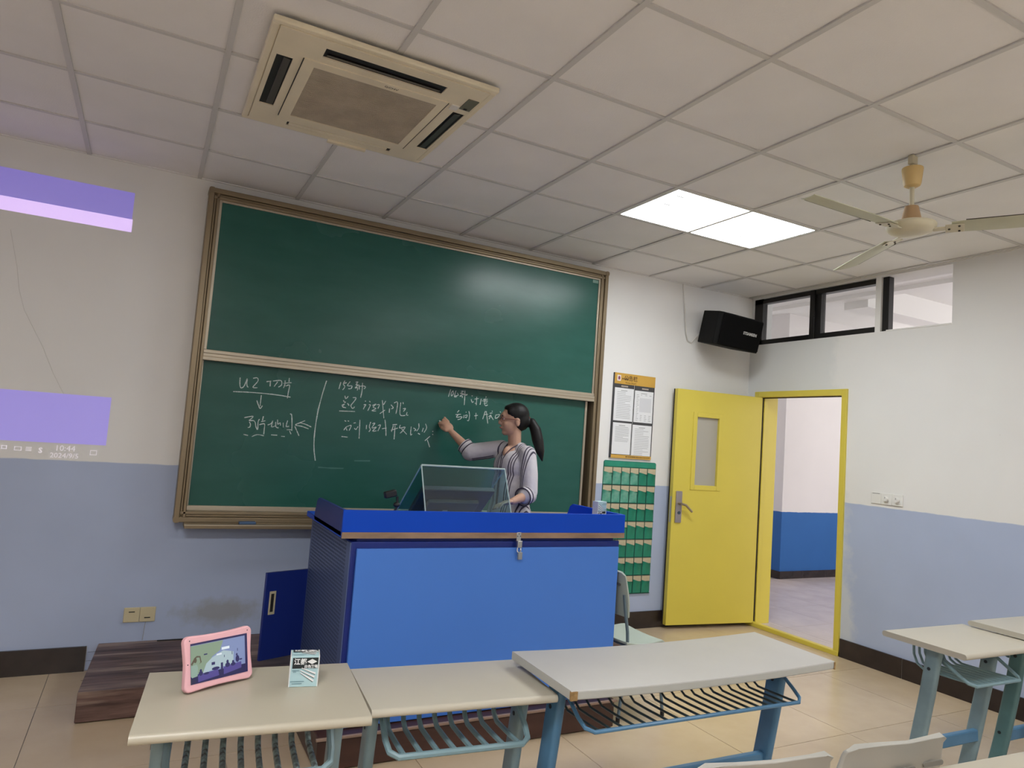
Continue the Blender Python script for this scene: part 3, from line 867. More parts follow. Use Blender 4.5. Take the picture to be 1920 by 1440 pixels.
# ---- sockets on the front wall and dimmers by the door
M['old_ivory'] = mat('aged_ivory_plastic', (.60,.52,.33), .45)
M['hole'] = mat('black_slot', (.01,.01,.01), .8)
for cx, slot, lab in ((-4.951, .018, 'ivory socket plate with its slot near the top, low on front wall'), (-4.866, -.018, 'ivory socket plate with its slot near the bottom, low on front wall')):
    s_ = tag(empty('wall_socket', (cx, 0, .306)), lab, 'socket')
    MB().box(-.042, .042, -.010, 0, -.043, .043).build('plate', M['old_ivory'], s_, .003)
    MB().box(-.016, .016, -.0108, -.0098, slot-.003, slot+.003).build('slot', M['hole'], s_, smooth=0)
wire = MB().tube([(-4.872,-.006,.264),(-4.876,-.005,.22),(-4.879,-.005,.155)], .0022, 5)
tag(wire.build('socket_wire', mat('thin_grey_wire', (.35,.35,.38), .6)), 'thin grey wire hanging below the ivory wall sockets', 'wire')
M['sw_white'] = mat('white_switch_plastic', (.78,.77,.74), .4)
for k, (cy, lab) in enumerate(((-1.333,'blank white cover plate beside the fan dimmers'), (-1.418,'round white dimmer knob next to the blank cover plate'), (-1.503,'round white dimmer knob farthest from the yellow door frame'))):
    s_ = tag(empty('wall_dimmer' if k else 'blank_switch_plate', (0, cy, 1.265)), lab, 'switch', 'switch plates by the door')
    MB().box(-.010 if k else -.008, 0, -.042, .042, -.043, .043).build('plate', M['sw_white'], s_, .003)
    if k:
        MB().cyl((-.010,0,0), (-.030,0,0), .021, .018, 20).build('knob', M['sw_white'], s_, .002)
        MB().box(-.032, -.029, -.003, .003, .004, .017).build('pointer', mat('pointer_grey', (.4,.4,.4), .5), s_, smooth=0)
    else:
        MB().box(-.0085, -.0075, -.03, .03, .034, .037).build('joint_line', M['hole'], s_, smooth=0)

# ---- notice board
nb = tag(empty('notice_board', (-1.345, 0, 1.775)), 'framed notice board with orange header and four white papers on the wall', 'notice board')
nw, nh = .436, .715
M['nb_dark'] = mat('charcoal_board', (.045,.045,.05), .5)
M['nb_orange'] = mat('orange_print', (.62,.36,.06), .45, noise=(8, .10))
M['paper'] = mat('printed_paper', (.76,.77,.79), .6)
M['ink'] = mat('grey_print', (.30,.30,.31), .8)
M['ink_dark'] = mat('brown_print', (.10,.055,.02), .8)
MB().box(-nw/2, nw/2, -.014, 0, -nh/2, nh/2).build('panel', M['nb_dark'], nb, .002)
hd = MB().box(-nw/2+.006, nw/2, -.016, -.012, nh/2-.092, nh/2).build('header', M['nb_orange'], nb, smooth=0)
ft = MB().box(-nw/2+.012, nw/2-.002, -.016, -.012, -nh/2, -nh/2+.028).build('footer', M['nb_orange'], nb, smooth=0)
MB().box(-.188, -.150, -.0175, -.015, nh/2-.068, nh/2-.018).build('emblem_plate', mat('emblem_white', (.78,.70,.68), .6), hd, .004)
MB().prism([(.0105*cos(t*.5236)-.169, .016*sin(t*.5236)+nh/2-.043) for t in range(12)], 'y', -.0185, -.017).build('emblem', mat('emblem_maroon', (.22,.05,.12), .6), hd)
text_mesh('title_text', '公告栏', .047, M['ink_dark'], hd, Matrix.Translation((-.045, -.0168, nh/2-.042)) @ RX90, bold=.0006)
text_mesh('subtitle_text', 'Notice Board', .020, M['ink_dark'], hd, Matrix.Translation((-.045, -.0168, nh/2-.078)) @ RX90)
for q in range(4):
    MB().box(-.135+.018*q, -.124+.018*q, -.0168, -.0155, nh/2-.053, nh/2-.040).build('school_name_mark', M['ink_dark'], hd, smooth=0)
ftx = MB()
for q in range(26):
    ftx.box(-.055+.010*q, -.055+.010*q+.0065*(.5+.5*random.random()), -.0168, -.0155, -nh/2+.009, -nh/2+.020)
ftx.build('footer_text', M['ink_dark'], ft, smooth=0)['kind'] = 'stuff'
MB().box(-.004, -.002, -.0155, -.012, -nh/2+.03, nh/2-.092).build('centre_seam', mat('seam_white', (.6,.6,.6), .5), nb, smooth=0)
for (cx, cz) in ((-.105,.248), (.115,.245)):
    MB().box(cx-.035, cx+.035, -.0155, -.013, cz-.006, cz+.006).build('section_caption', mat('caption_tan', (.42,.36,.30), .6), nb, smooth=0)
for (xa, xb, za, zb, kind) in ((-.205,-.008,-.045,.232,0), (.006,.205,-.045,.225,1), (-.203,-.012,-.325,-.062,2), (.002,.205,-.328,-.068,3)):
    pp = MB().box(xa, xb, -.0165, -.013, za, zb).build('paper_sheet', M['paper'], nb, smooth=0)
    ln = MB(); n = 16 if kind != 2 else 11
    zt_ = zb-.035
    for r in range(n):
        zz = zt_ - r*(.0145 if kind != 2 else .012)
        if kind == 1:
            for c_ in range(4):
                if r in (0,) or c_ == 0 or r > 11: ln.box(xa+.02+.045*c_, xa+.02+.045*c_+.028*(.4+.6*random.random()), -.0172, -.0162, zz-.0016, zz+.0016)
        else:
            ln.box(xa+.025, xa+.025+(xb-xa-.05)*random.choice((1,1,1,.95,.6)), -.0172, -.0162, zz-.0014, zz+.0014)
    ln.box((xa+xb)/2-.035, (xa+xb)/2+.03, -.0173, -.0162, zb-.024, zb-.019)
    ln.build('printed_lines', M['ink'], pp, smooth=0)['kind'] = 'stuff'
    if kind == 1:
        MB().box(xa+.055, xb-.02, -.0172, -.0163, za+.09, zb-.06).build('printed_table', mat('table_tint', (.64,.65,.68), .7), pp, smooth=0)

# ---- green phone pocket chart hanging under the notice board
pc = tag(empty('pocket_chart', (-1.335, 0, .29)), 'green hanging pocket organiser with seven rows of phone pockets', 'pocket chart')
M['pk_green'] = mat('green_nylon', (.015,.27,.17), .45, noise=(11, .22))
M['pk_back'] = mat('green_backing_cloth', (.012,.17,.115), .7)
M['pk_film'] = mat('pocket_film_glints', (.03,.30,.20), .12, noise=(16, .3, (1,1,1), (.20,.48,.38)))  # whitish noise paints glints of the shiny film into its colour
M['pk_beige'] = mat('beige_pocket_label', (.58,.49,.33), .7, noise=(18, .2))
M['pk_bind'] = mat('dark_green_binding', (.012,.07,.05), .7)
PWt, PHt = .548, 1.105
MB().prism(rrect(PWt, PHt, .018, 4, 0, PHt/2), 'y', -.008, -.001).build('backing_cloth', M['pk_back'], pc)
MB().box(-PWt/2+.004, PWt/2-.004, -.012, -.008, PHt-.050, PHt-.006).build('top_band', M['pk_green'], pc, .002)
cw = PWt/6; rh = (PHt-.055)/7
def pocket_mesh(v):
    b = MB(); N = 6; rings = []
    zt_ = rh*.72
    for i in range(N+1):
        t = i/N; z = .006 + (zt_-.006)*t
        bulge = .004 + .026*t**1.3 + .005*v
        ring = []
        for k in range(9):
            u = -1 + k/4
            prof = (1-abs(u)**2.2)
            dz = (-.012*(u+.3+v*.5) if i == N else 0)
            ring.append((u*(cw/2-.003), -.008 - bulge*prof, z + dz))
        for k in range(8, -1, -1):
            u = -1 + k/4
            prof = (1-abs(u)**2.2)
            dz = (-.012*(u+.3+v*.5) if i == N else 0)
            ring.append((u*(cw/2-.003), -.007 - max(bulge-.0025, 0)*prof, z + dz))
        rings.append(ring)
    b.loft(rings)
    return b.mesh('pocket', 40)
pkm = [pocket_mesh(v) for v in (0, .6, -.7, 1.2)]
pkf = [m_.copy() for m_ in pkm]
for a in pkm: a.materials.append(M['pk_green'])
for a in pkf: a.materials.append(M['pk_film'])
lbm = MB().box(-cw/2+.004, cw/2-.004, -.010, -.007, rh*.66, rh*.97).mesh('pocket_label', 0); lbm.materials.append(M['pk_beige'])
bdm = MB().box(-.0022, .0022, -.0125, -.007, 0, rh*.98).mesh('binding', 0); bdm.materials.append(M['pk_bind'])
for r in range(7):
    MB().box(-PWt/2, PWt/2, -.0135, -.007, r*rh+.001, r*rh+.006).build('row_binding', M['pk_bind'], pc, smooth=0)
    for c_ in range(6):
        cx = -PWt/2 + cw*(c_+.5)
        film = r >= 5 and c_ <= 3
        o = link('pocket', random.choice(pkf if film else pkm), None, pc); o.location = (cx, 0, r*rh+.004)
        l_ = link('pocket_label', lbm, None, o)
        if c_ < 5:
            bb = link('binding', bdm, None, o); bb.location = (cw/2, 0, 0)
# ================================================================== teaching platform
def wood_material():
    m = mat('worn_dark_laminate', (.10,.05,.035), .45); g = NG(m)
    P, x, y, z = g.pos()
    mp = g.node('ShaderNodeMapping'); mp.inputs['Scale'].default_value = (.9, 9, 9)
    g.nt.links.new(P, mp.inputs['Vector'])
    n = g.noise(2.4, mp.outputs[0], 7, .62)
    w = g.noise(1.3, mp.outputs[0], 4, .5)
    col = g.mix(g.step(n, .38, .62), (.050,.022,.018), (.155,.088,.070))
    col = g.mix(g.math('MULTIPLY', g.step(w, .53, .62), .75), col, (.30,.215,.17))
    g.nt.links.new(col, g.b.inputs['Base Color'])
    return m
M['platform'] = wood_material()
M['platform_front'] = mat('dark_red_laminate', (.075,.030,.022), .4, noise=(2.0, .45, (1,1,6)))
pf = tag(empty('teaching_platform', (-3.5, 0, 0)), 'low dark wood teaching platform under the blue podium along the front wall', 'platform')
PO = Vector((3.5, 0, 0))
class PB(MB):
    off = PO
    def build(s, name, mat, parent=None, bevel=0, smooth=35, seg=2):
        s.v = [p + s.off for p in s.v]
        return MB.build(s, name, mat, parent, bevel, smooth, seg)
PH = .15
PB().prism([(-5.15,-.79),(-1.78,-.79),(-1.78,-.001),(-5.105,-.001)], 'z', .006, PH).build('wall_section', M['platform'], pf, .004)
PB().box(-4.19, -2.60, -1.63, -.791, .006, PH).build('podium_section', M['platform_front'], pf, .004)
for k in range(1, 5):
    PB().box(-5.149, -1.781, -.78+.156*k, -.78+.156*k+.003, PH-.0005, PH+.0001).build('plank_joint', mat('joint_dark', (.02,.012,.010), .8) if k == 1 else bpy.data.materials['joint_dark'], pf, smooth=0)
PB().box(-4.20, -2.59, -1.642, -1.628, PH-.012, PH).build('edge_nosing', mat('pale_edge_strip', (.30,.20,.15), .5), pf, .002)

# ================================================================== podium
M['blue_dark'] = mat('dark_blue_steel', (.008,.024,.20), .38, noise=(3, .08))
M['blue_top'] = mat('royal_blue_rail', (.002,.068,.58), .40, noise=(2, .05), spec=.25)
M['blue_panel'] = mat('light_blue_panel', (.070,.225,.74), .42, noise=(1.5, .04))
M['blue_grey'] = mat('grey_blue_side_panel', (.085,.125,.27), .40)
M['raw_edge'] = mat('raw_chipboard_edge', (.36,.24,.16), .8, noise=(25, .35, (.3,1,1)))
pd = tag(empty('teacher_podium', (-3.34, -1.15, PH)), 'wide blue teacher podium with light blue front panel and glass monitor hood', 'podium')
DO = Vector((3.34, 1.15, -PH))
class DB(PB): off = DO
bx0, bx1, by0, by1 = -4.098, -2.575, -1.555, -.715
DB().box(bx0, bx1, by0, by1, PH, .985).build('body', M['blue_dark'], pd, .004)
DB().box(bx0+.024, bx1-.012, by0-.018, by0-.0005, PH+.004, .955).build('front_panel', M['blue_panel'], pd, .003)
DB().box(bx0-.004, bx0, by0+.004, by1-.004, PH+.01, .98).build('side_panel', M['blue_grey'], pd, smooth=0)
hl = DB()
rows, cols = 44, 40
for r in range(rows):
    for c_ in range(cols):
        yy = by0+.075 + c_*.0185; zz = PH+.06 + r*.0178
        if yy > by1-.03: continue
        if (r//11) % 2 == 1 and (c_//8) % 2 == 1 and False: continue
        hl.add([(bx0-.0046, yy-.003, zz-.005),(bx0-.0046, yy+.003, zz-.005),(bx0-.0046, yy+.003, zz+.005),(bx0-.0046, yy-.003, zz+.005)], [(0,1,2,3)])
ho = hl.build('ventilation_holes', mat('hole_black', (.004,.005,.010), .8), pd, smooth=0); ho['kind'] = 'stuff'
wx0, wx1, wy0, wy1 = -4.152, -2.556, -1.572, -.80
DB().box(wx0, wx1, wy0, wy1, 1.004, 1.032).build('worktop', M['blue_top'], pd, .002)
DB().box(wx0, wx1, wy0-.002, wy0+.004, 1.003, 1.031).build('raw_front_edge', M['raw_edge'], pd, smooth=0)
DB().box(bx0+.03, bx1-.03, by0+.02, by1-.02, .98, 1.006).build('worktop_support', M['blue_dark'], pd, smooth=0)
DB().box(wx0, wx1, wy0, wy0+.016, 1.031, 1.132).build('front_rail', M['blue_top'], pd, .0015)
for (xa, xb) in ((wx0, wx0+.016), (wx1-.016, wx1)):
    wpoly = [(wy0+.016, 1.010 if xa == wx0 else 1.031), (-.985, 1.010 if xa == wx0 else 1.031), (-.985, 1.05), (-1.02, 1.115), (-1.05, 1.132), (wy0+.016, 1.132)]
    DB().prism(wpoly, 'x', xa, xb).build('side_rail', M['blue_top'] if xa != wx0 else M['blue_dark'], pd, .0015)
# rear door standing open
DM = Matrix.Translation((bx0-.002, by1+.0, 0)) @ Matrix.Rotation(math.atan2(-.085, -.235), 4, 'Z')
dd = DB(); dd.box(0, .252, -.009, .009, .235, .698, DM)
ddo = dd.build('rear_door', M['blue_dark'], pd, .002)
hd2 = DB(); frame_with_holes(hd2, (.190, .226, .475, .598), [(.199, .218, .488, .585)], .009, .013)
hd2.v = [DM @ Vector((p.x, p.z, p.y)) for p in hd2.v]
hd2.build('handle_bezel', mat('ivory_handle', (.58,.52,.36), .5), ddo, smooth=0)
DB().box(.199, .218, .0085, .0105, .488, .585, DM).build('handle_recess', M['hole'], ddo, smooth=0)
# hasp and padlock
M['chrome'] = mat('chrome_steel', (.62,.62,.60), .22, .9)
hx = -3.232
hs = DB().box(hx-.013, hx+.013, wy0-.005, wy0-.001, .985, 1.034).box(hx-.013, hx+.013, wy0-.022, wy0-.003, .958, .992)
hso = hs.build('hasp', M['chrome'], pd, .002)
for (a, b) in ((0, 1.026), (-.008, 1.014), (.008, 1.014)):
    DB().cyl((hx+a, wy0-.007, b), (hx+a, wy0-.0045, b), .0022, n=8).build('screw', M['hole'], hso)
DB().tube([(hx-.010, wy0-.014, .958), (hx-.012, wy0-.016, .94), (hx-.004, wy0-.02, .93)], .0035, 8).tube([(hx+.008, wy0-.014, .958), (hx+.010, wy0-.016, .945), (hx+.004, wy0-.02, .936)], .003, 8).build('shackle', M['chrome'], hso)
DB().box(hx-.008, hx+.016, wy0-.026, wy0-.012, .898, .936).build('padlock', mat('grey_padlock', (.38,.40,.42), .35, .6), hso, .002)
# glass hood: sloped front pane, sloped rear pane, triangular cheeks
M['hood_glass'] = glass_mat('greenish_hood_glass', (.78,.91,.94), .045, .25)
M['glass_edge'] = mat('pale_glass_edge', (.45,.56,.55), .25)
hx0, hx1 = -3.655, -3.148
A = (-1.345, 1.034); T_ = (-1.20, 1.335); Bk = (-.835, 1.034)      # (y,z)
hood = DB()
def pane(mb, p0, p1, th=.005):
    d = Vector((p1[0]-p0[0], p1[1]-p0[1])); n = Vector((-d.y, d.x)).normalized()*th/2
    mb.prism([(p0[0]+n.x, p0[1]+n.y), (p1[0]+n.x, p1[1]+n.y), (p1[0]-n.x, p1[1]-n.y), (p0[0]-n.x, p0[1]-n.y)], 'x', hx0, hx1)
gh = DB(); pane(gh, A, T_); hoodo = gh.build('glass_hood', M['hood_glass'], pd, smooth=0)
gh = DB(); pane(gh, T_, Bk); gh.build('sloped_pane', M['hood_glass'], hoodo, smooth=0)
for xx in (hx0, hx1):
    gh = DB(); gh.prism([A, T_, Bk], 'x', xx-.0025, xx+.0025); gh.build('cheek_pane', M['hood_glass'], hoodo, smooth=0)
ge = DB(); r_ = .0038
ge.tube([(hx0,)+T_, (hx1,)+T_], .0055, 6)
for xx in (hx0, hx1):
    ge.tube([(xx,)+A, (xx,)+T_], r_, 6); ge.tube([(xx,)+T_, (xx,)+Bk], r_, 6)
ge.build('edge_seal', M['glass_edge'], hoodo)
# monitor lying under the sloping glass
mo = tag(empty('monitor', (-3.40, -1.02, 1.032)), 'dark computer monitor lying tilted under the podium glass hood', 'monitor')
class MO(PB): off = Vector((3.40, 1.02, -1.032))
ml = Vector((0, Bk[0]-T_[0], Bk[1]-T_[1])).normalized()
c0 = Vector((0, -1.155, 1.225))
TM = Matrix.Translation(c0) @ Matrix(((1,0,0,0),(0,ml.y,-ml.z,0),(0,ml.z,ml.y,0),(0,0,0,1)))
M['mon'] = mat('charcoal_plastic', (.050,.042,.048), .5)
M['mon_lt'] = mat('grey_plastic_cover', (.085,.08,.085), .5)
MO().box(-3.625, -3.185, 0, .25, -.03, .0, TM).build('housing', M['mon'], mo, .005)
MO().box(-3.61, -3.20, .015, .235, .0, .003, TM).build('screen', mat('dark_screen', (.01,.01,.012), .1), mo, smooth=0)
MO().box(-3.565, -3.255, .085, .20, -.055, -.03, TM).build('rear_cover', M['mon_lt'], mo, .006)
MO().box(-3.455, -3.425, .16, .185, -.057, -.054, TM).build('rating_label', mat('label_grey', (.35,.35,.37), .6), mo, smooth=0)
MO().box(-3.46, -3.34, -1.06, -.99, 1.0325, 1.10).build('foot', M['mon'], mo, .004)
# small camera on a clip beside the hood
wc = tag(empty('desk_camera', (-3.79, -1.24, 1.032)), 'small black camera on a jointed stalk beside the glass hood', 'camera')
M['blk'] = mat('matt_black_plastic', (.012,.012,.013), .45)
MB().lathe([(.03,0),(.03,.008),(.01,.012)], n=18).build('base', M['blk'], wc)
MB().tube([(0,0,.01),(-.012,.0,.05),(.006,0,.09),(.0,0,.135)], .007, 8).build('stalk', M['blk'], wc)
MB().ellipsoid((.0,0,.092), (Vector((1,0,0)),Vector((0,1,0)),Vector((0,0,1))), (.018,.016,.014)).build('ball_joint', M['blk'], wc)
MB().box(-.034, .030, -.018, .018, .135, .170, Matrix.Rotation(radians(-14), 4, 'Y')).build('camera_head', M['blk'], wc, .006)
MB().tube([(-.03,0,.012),(-.055,.01,.006),(-.08,.03,.003)], .003, 6).build('lead', mat('pale_lead', (.6,.6,.6), .5), wc)

# ---- chalk boxes
M['box_blue'] = mat('pale_blue_card', (.42,.60,.64), .6)
M['box_white'] = mat('white_card', (.72,.72,.72), .6)
M['print_black'] = mat('black_print', (.012,.018,.018), .6)
M['print_white'] = mat('white_print', (.80,.80,.80), .6)
M['print_grey'] = mat('blue_grey_print', (.16,.28,.33), .7)
def chalk_box(loc, rz, label, w=.080, d=.060, hh=.086, flip=False):
    b = tag(empty('chalk_box', loc, rz), label, 'box', 'boxes of chalk')
    if flip: b.location.z += hh; b.rotation_euler = (0, pi, rz)
    MB().box(-w/2, w/2, -d/2, d/2, 0, hh).build('carton', M['box_blue'], b, .0012)
    for q in (-w/2-.0006, w/2-.002): MB().box(q, q+.0026, -d/2-.0004, d/2, 0, hh).build('side_face', M['box_white'], b, smooth=0)
    for face in ('front', 'top'):
        if face == 'front': F = Matrix.Translation((0, -d/2-.0006, 0)) @ RX90; s = hh
        else: F = Matrix.Translation((0, -d/2, hh+.0006)); s = d*.98
        k = s/.086
        pl_ = MB().box(-w/2+.006, w/2-.003, .052*k, .082*k, 0, .0004, F).build('black_band', M['print_black'], b, smooth=0)
        FS = F @ Matrix.Translation((0,0,.0006)) @ Matrix.Diagonal((1,k,1,1))
        text_mesh('brand_text', '江都', .0185, M['print_white'], pl_, FS @ Matrix.Translation((-.0125,.0700,0)), bold=.0004, sx=.95)
        text_mesh('product_text', '白色粉笔', .0095, M['print_white'], pl_, FS @ Matrix.Translation((.0180,.0570,0)), bold=.0003)
        MB().prism([(.006,.071),(.020,.064),(.034,.071),(.020,.0785)], 'z', 0, .0004, FS).build('diamond_mark', M['print_white'], pl_, smooth=0)
        st = MB(); sh = MB()
        for (xa, ya, xb, yb) in ((-.008,.0525,.032,.0375), (-.011,.0455,.030,.0275), (-.011,.0395,.028,.0165)):
            dx, dy = xb-xa, yb-ya; L = sqrt(dx*dx+dy*dy); nx, ny = -dy/L*.0026, dx/L*.0026
            st.prism([(xa,ya),(xb-nx,yb-ny),(xb+nx,yb+ny),(xa+nx*.7,ya+ny*.7)], 'z', 0, .0004, FS)
            sh.prism([(xa,ya),(xb-nx,yb-ny),(xb-nx*1.6,yb-ny*1.6),(xa-nx*.3,ya-ny*.3)], 'z', 0, .0004, FS)
        st.build('chalk_picture', M['print_white'], b, smooth=0); sh.build('chalk_picture_shadow', M['print_black'], b, smooth=0)
        tx = MB()
        for (xa, xb, yy) in ((-.034,-.014,.0455), (-.031,-.022,.0415), (-.036,.002,.0150), (-.032,-.004,.0090)):
            tx.box(xa, xb, yy, yy+.0018, 0, .0004, FS)
        tx.build('small_print', M['print_grey'], b, smooth=0)['kind'] = 'stuff'
    return b

# ================================================================== desks
M['top_cream'] = mat('cream_laminate', (.45,.41,.325), .34, noise=(3, .04))
M['top_cream_b'] = mat('cream_laminate_worn', (.50,.465,.385), .36, noise=(3, .05))
M['top_grey'] = mat('pale_grey_laminate', (.475,.465,.445), .40, noise=(4, .06))
M['edge_cream'] = mat('cream_edge_band', (.56,.515,.40), .35)
M['edge_grey'] = mat('grey_edge_band', (.44,.44,.41), .5)
M['leg_teal'] = mat('teal_grey_paint', (.22,.32,.36), .4, noise=(12, .20))
M['leg_blue'] = mat('sky_blue_paint', (.085,.22,.38), .38, noise=(10, .18))
M['leg_green'] = mat('sea_green_paint', (.11,.22,.23), .42, noise=(10, .22))
M['rod_teal'] = mat('teal_rod_paint', (.19,.30,.34), .35)
M['rod_dark'] = mat('dark_rod', (.03,.05,.055), .4)
M['rod_flaked'] = mat('flaked_rod_paint', (.34,.47,.49), .5, noise=(55, 1, (1,1,1), (.040,.024,.018)))
M['bolt'] = mat('dark_bolt', (.03,.035,.04), .5, .4)
M['chip'] = mat('bare_chipboard', (.36,.22,.09), .9, noise=(90, .4))

def desk(name, label, loc, rz, w, d, hh, mt, me_, mleg, mrod, mrail, nrod, group, rod_r=.0085, inset=.05, sag=0.0, th=.025, chip=False, bullnose=True, rail_r=.010, leg_d=.082, st_z=.270, basket_back=.085, mst=None):
    root = tag(empty(name, (loc[0], loc[1], 0), rz), label, 'desk', group)
    n = 16; rings = []
    prof = rrect(d, th, .0115 if bullnose else .003, 5, 0, -th/2)
    for i in range(n+1):
        t = i/n; x = -w/2 + w*t
        dz = -sag*(1-(2*t-1)**2)
        rings.append([(x, p[0], hh+dz+p[1]) for p in prof])
    tb = MB().loft(rings); top = tb.build('desktop', mt, root, smooth=40)
    if me_ and not bullnose:
        eb_ = MB(); rr_ = []
        for i in range(n+1):
            t = i/n; x = -w/2 + w*t; dz = -sag*(1-(2*t-1)**2)
            rr_.append([(x, -d/2-.0012, hh+dz-.004), (x, -d/2-.0012, hh+dz-th+.004), (x, -d/2+.006, hh+dz-th+.003), (x, -d/2+.006, hh+dz-.003)])
        eb_.loft(rr_).build('edge_band', me_, top, smooth=0)
        for sx in (-1, 1):
            MB().box(*(sorted((sx*w/2+sx*.0012, sx*w/2-sx*.002))), -d/2+.006, d/2-.006, hh-th+.003, hh-.003).build('edge_band', me_, top, smooth=0)
    if chip:
        MB().prism([(-w/2-.002,-d/2-.003),(-w/2+.022,-d/2-.003),(-w/2+.010,-d/2+.008),(-w/2-.002,-d/2+.006)], 'z', hh-th-.001, hh-.002).build('broken_corner', M['chip'], top, smooth=0)
        MB().prism([(w/2+.002,-d/2-.003),(w/2-.006,-d/2-.003),(w/2+.002,-d/2+.012)], 'z', hh-th-.001, hh-.002).build('broken_corner', M['chip'], top, smooth=0)
    zc = hh - th
    for sx in (-1, 1):
        lx = sx*(w/2-inset)
        lp = rrect(.034, leg_d, .014, 4)
        lgs = []
        for (z, yc) in ((.035, .115), (.25, .070), (.50, .025), (zc-.003, -.008)):
            lgs.append([(lx+p[0], yc+p[1], z) for p in lp])
        lg = MB().loft(lgs).build('leg', mleg, root)
        MB().box(lx-.020, lx+.020, -.15, .15, zc-.012, zc-.0005).build('top_bracket', mleg, lg, .002)
        for bz in (zc-.10, .27):
            yb = -.008 + (.078+.008)*(zc-bz)/(zc-.25) if bz > .25 else .07
            MB().cyl((lx-.0195, yb, bz), (lx+.0195, yb, bz), .0075, n=10).build('bolt', M['bolt'], lg)
        fp = rrect(.042, .05, .012, 3)
        MB().loft([[(lx+p[0], y, .027+p[1]*(.9)) for p in fp] for y in (-.20, .19)]).build('foot', mleg, root)
    MB().box(-w/2+inset, w/2-inset, .040, .068, st_z, st_z+.055).build('stretcher', mst or mleg, root, .006)
    # book basket
    wb = w/2-inset-.024; zf = zc-.128; yf = -.155
    rp = [(-wb, .055, zc-.012), (-wb, -.02, zc-.05), (-wb, -.10, zf+.028), (-wb+.006, -.135, zf+.008), (-wb+.03, yf, zf), (wb-.03, yf, zf), (wb-.006, -.135, zf+.008), (wb, -.10, zf+.028), (wb, -.02, zc-.05), (wb, .055, zc-.012)]
    bk = MB().tube(rp, rail_r, 8).build('basket_rail', mrail, root)
    rm = MB().tube([(0, yf+.002, zf+.003), (0, -.05, zf-.002), (0, basket_back-.05, zf-.004), (0, basket_back-.02, zf+.012), (0, basket_back-.003, zf+.05), (0, basket_back, zc-.002)], rod_r, 7).mesh('basket_rod')
    for k in range(nrod):
        o = link('basket_rod', rm, mrod, bk)
        o.location.x = -wb+.045 + (2*wb-.09)*k/(nrod-1)
    return root

GA = 'student desks in the front row'
desk('student_desk', 'cream single school desk with flaked basket rods holding the tablet', (-4.648,-2.690), radians(-6.0), .568, .447, .757, M['top_cream'], M['edge_cream'], M['leg_teal'], M['rod_flaked'], M['leg_teal'], 8, GA, inset=.055)
desk('student_desk', 'cream single school desk, lower, between the tablet desk and the grey double desk', (-4.015,-2.602), radians(-5.0), .602, .372, .700, M['top_cream_b'], M['edge_cream'], M['leg_teal'], M['rod_teal'], M['rod_teal'], 8, GA, inset=.045)
desk('student_double_desk', 'pale grey double school desk with a broken corner and wire basket', (-3.158,-2.728), radians(-1.0), 1.185, .405, .752, M['top_grey'], M['edge_grey'], M['leg_blue'], M['rod_dark'], M['leg_blue'], 20, GA, rod_r=.0045, inset=.075, sag=.012, th=.028, chip=True, bullnose=False, rail_r=.007)
desk('student_desk', 'cream single school desk nearest the doorway with grey-blue legs', (-1.545,-2.842), radians(-1.5), .60, .385, .745, M['top_cream_b'], M['edge_grey'], M['leg_teal'], M['rod_teal'], M['rod_teal'], 8, 'student desks beside the right wall', inset=.085, rod_r=.006, rail_r=.008, leg_d=.068, st_z=.238, basket_back=.14, mst=M['leg_blue'])
desk('student_desk', 'cream single school desk overlapping its neighbour against the right wall', (-.955,-2.905), radians(-1.5), .62, .385, .775, M['top_cream_b'], M['edge_grey'], M['leg_green'], M['rod_teal'], M['rod_teal'], 8, 'student desks beside the right wall', inset=.085, rod_r=.006, rail_r=.008, leg_d=.068, st_z=.238, basket_back=.14, mst=M['leg_blue'])
desk('student_double_desk', 'cream double school desk behind the two grey plastic chairs', (-2.675,-3.895), radians(-4.0), 1.19, .42, .757, M['top_cream'], M['edge_cream'], M['leg_teal'], M['rod_teal'], M['rod_teal'], 16, 'student desks in the second row', inset=.07, rod_r=.006)

chalk_box((-4.511, -2.648, .7572), radians(-11), 'pale blue carton of white chalk standing on the tablet desk')
chalk_box((-2.618, -1.405, 1.096), radians(8), 'pale blue chalk carton standing upside down on the end of the podium', .066, .045, .092, True)
pt = tag(empty('pen_tray', (-2.632, -1.40, 1.032)), 'dark low pen tray under the chalk carton on the podium', 'tray')
MB().box(-.05, .05, -.045, .045, 0, .064).build('tray_body', mat('dark_tray', (.02,.022,.028), .5), pt, .004)
MB().box(-.051, .051, -.046, .046, .045, .052).build('tray_rim', mat('tray_rim_grey', (.3,.3,.3), .5), pt, smooth=0)

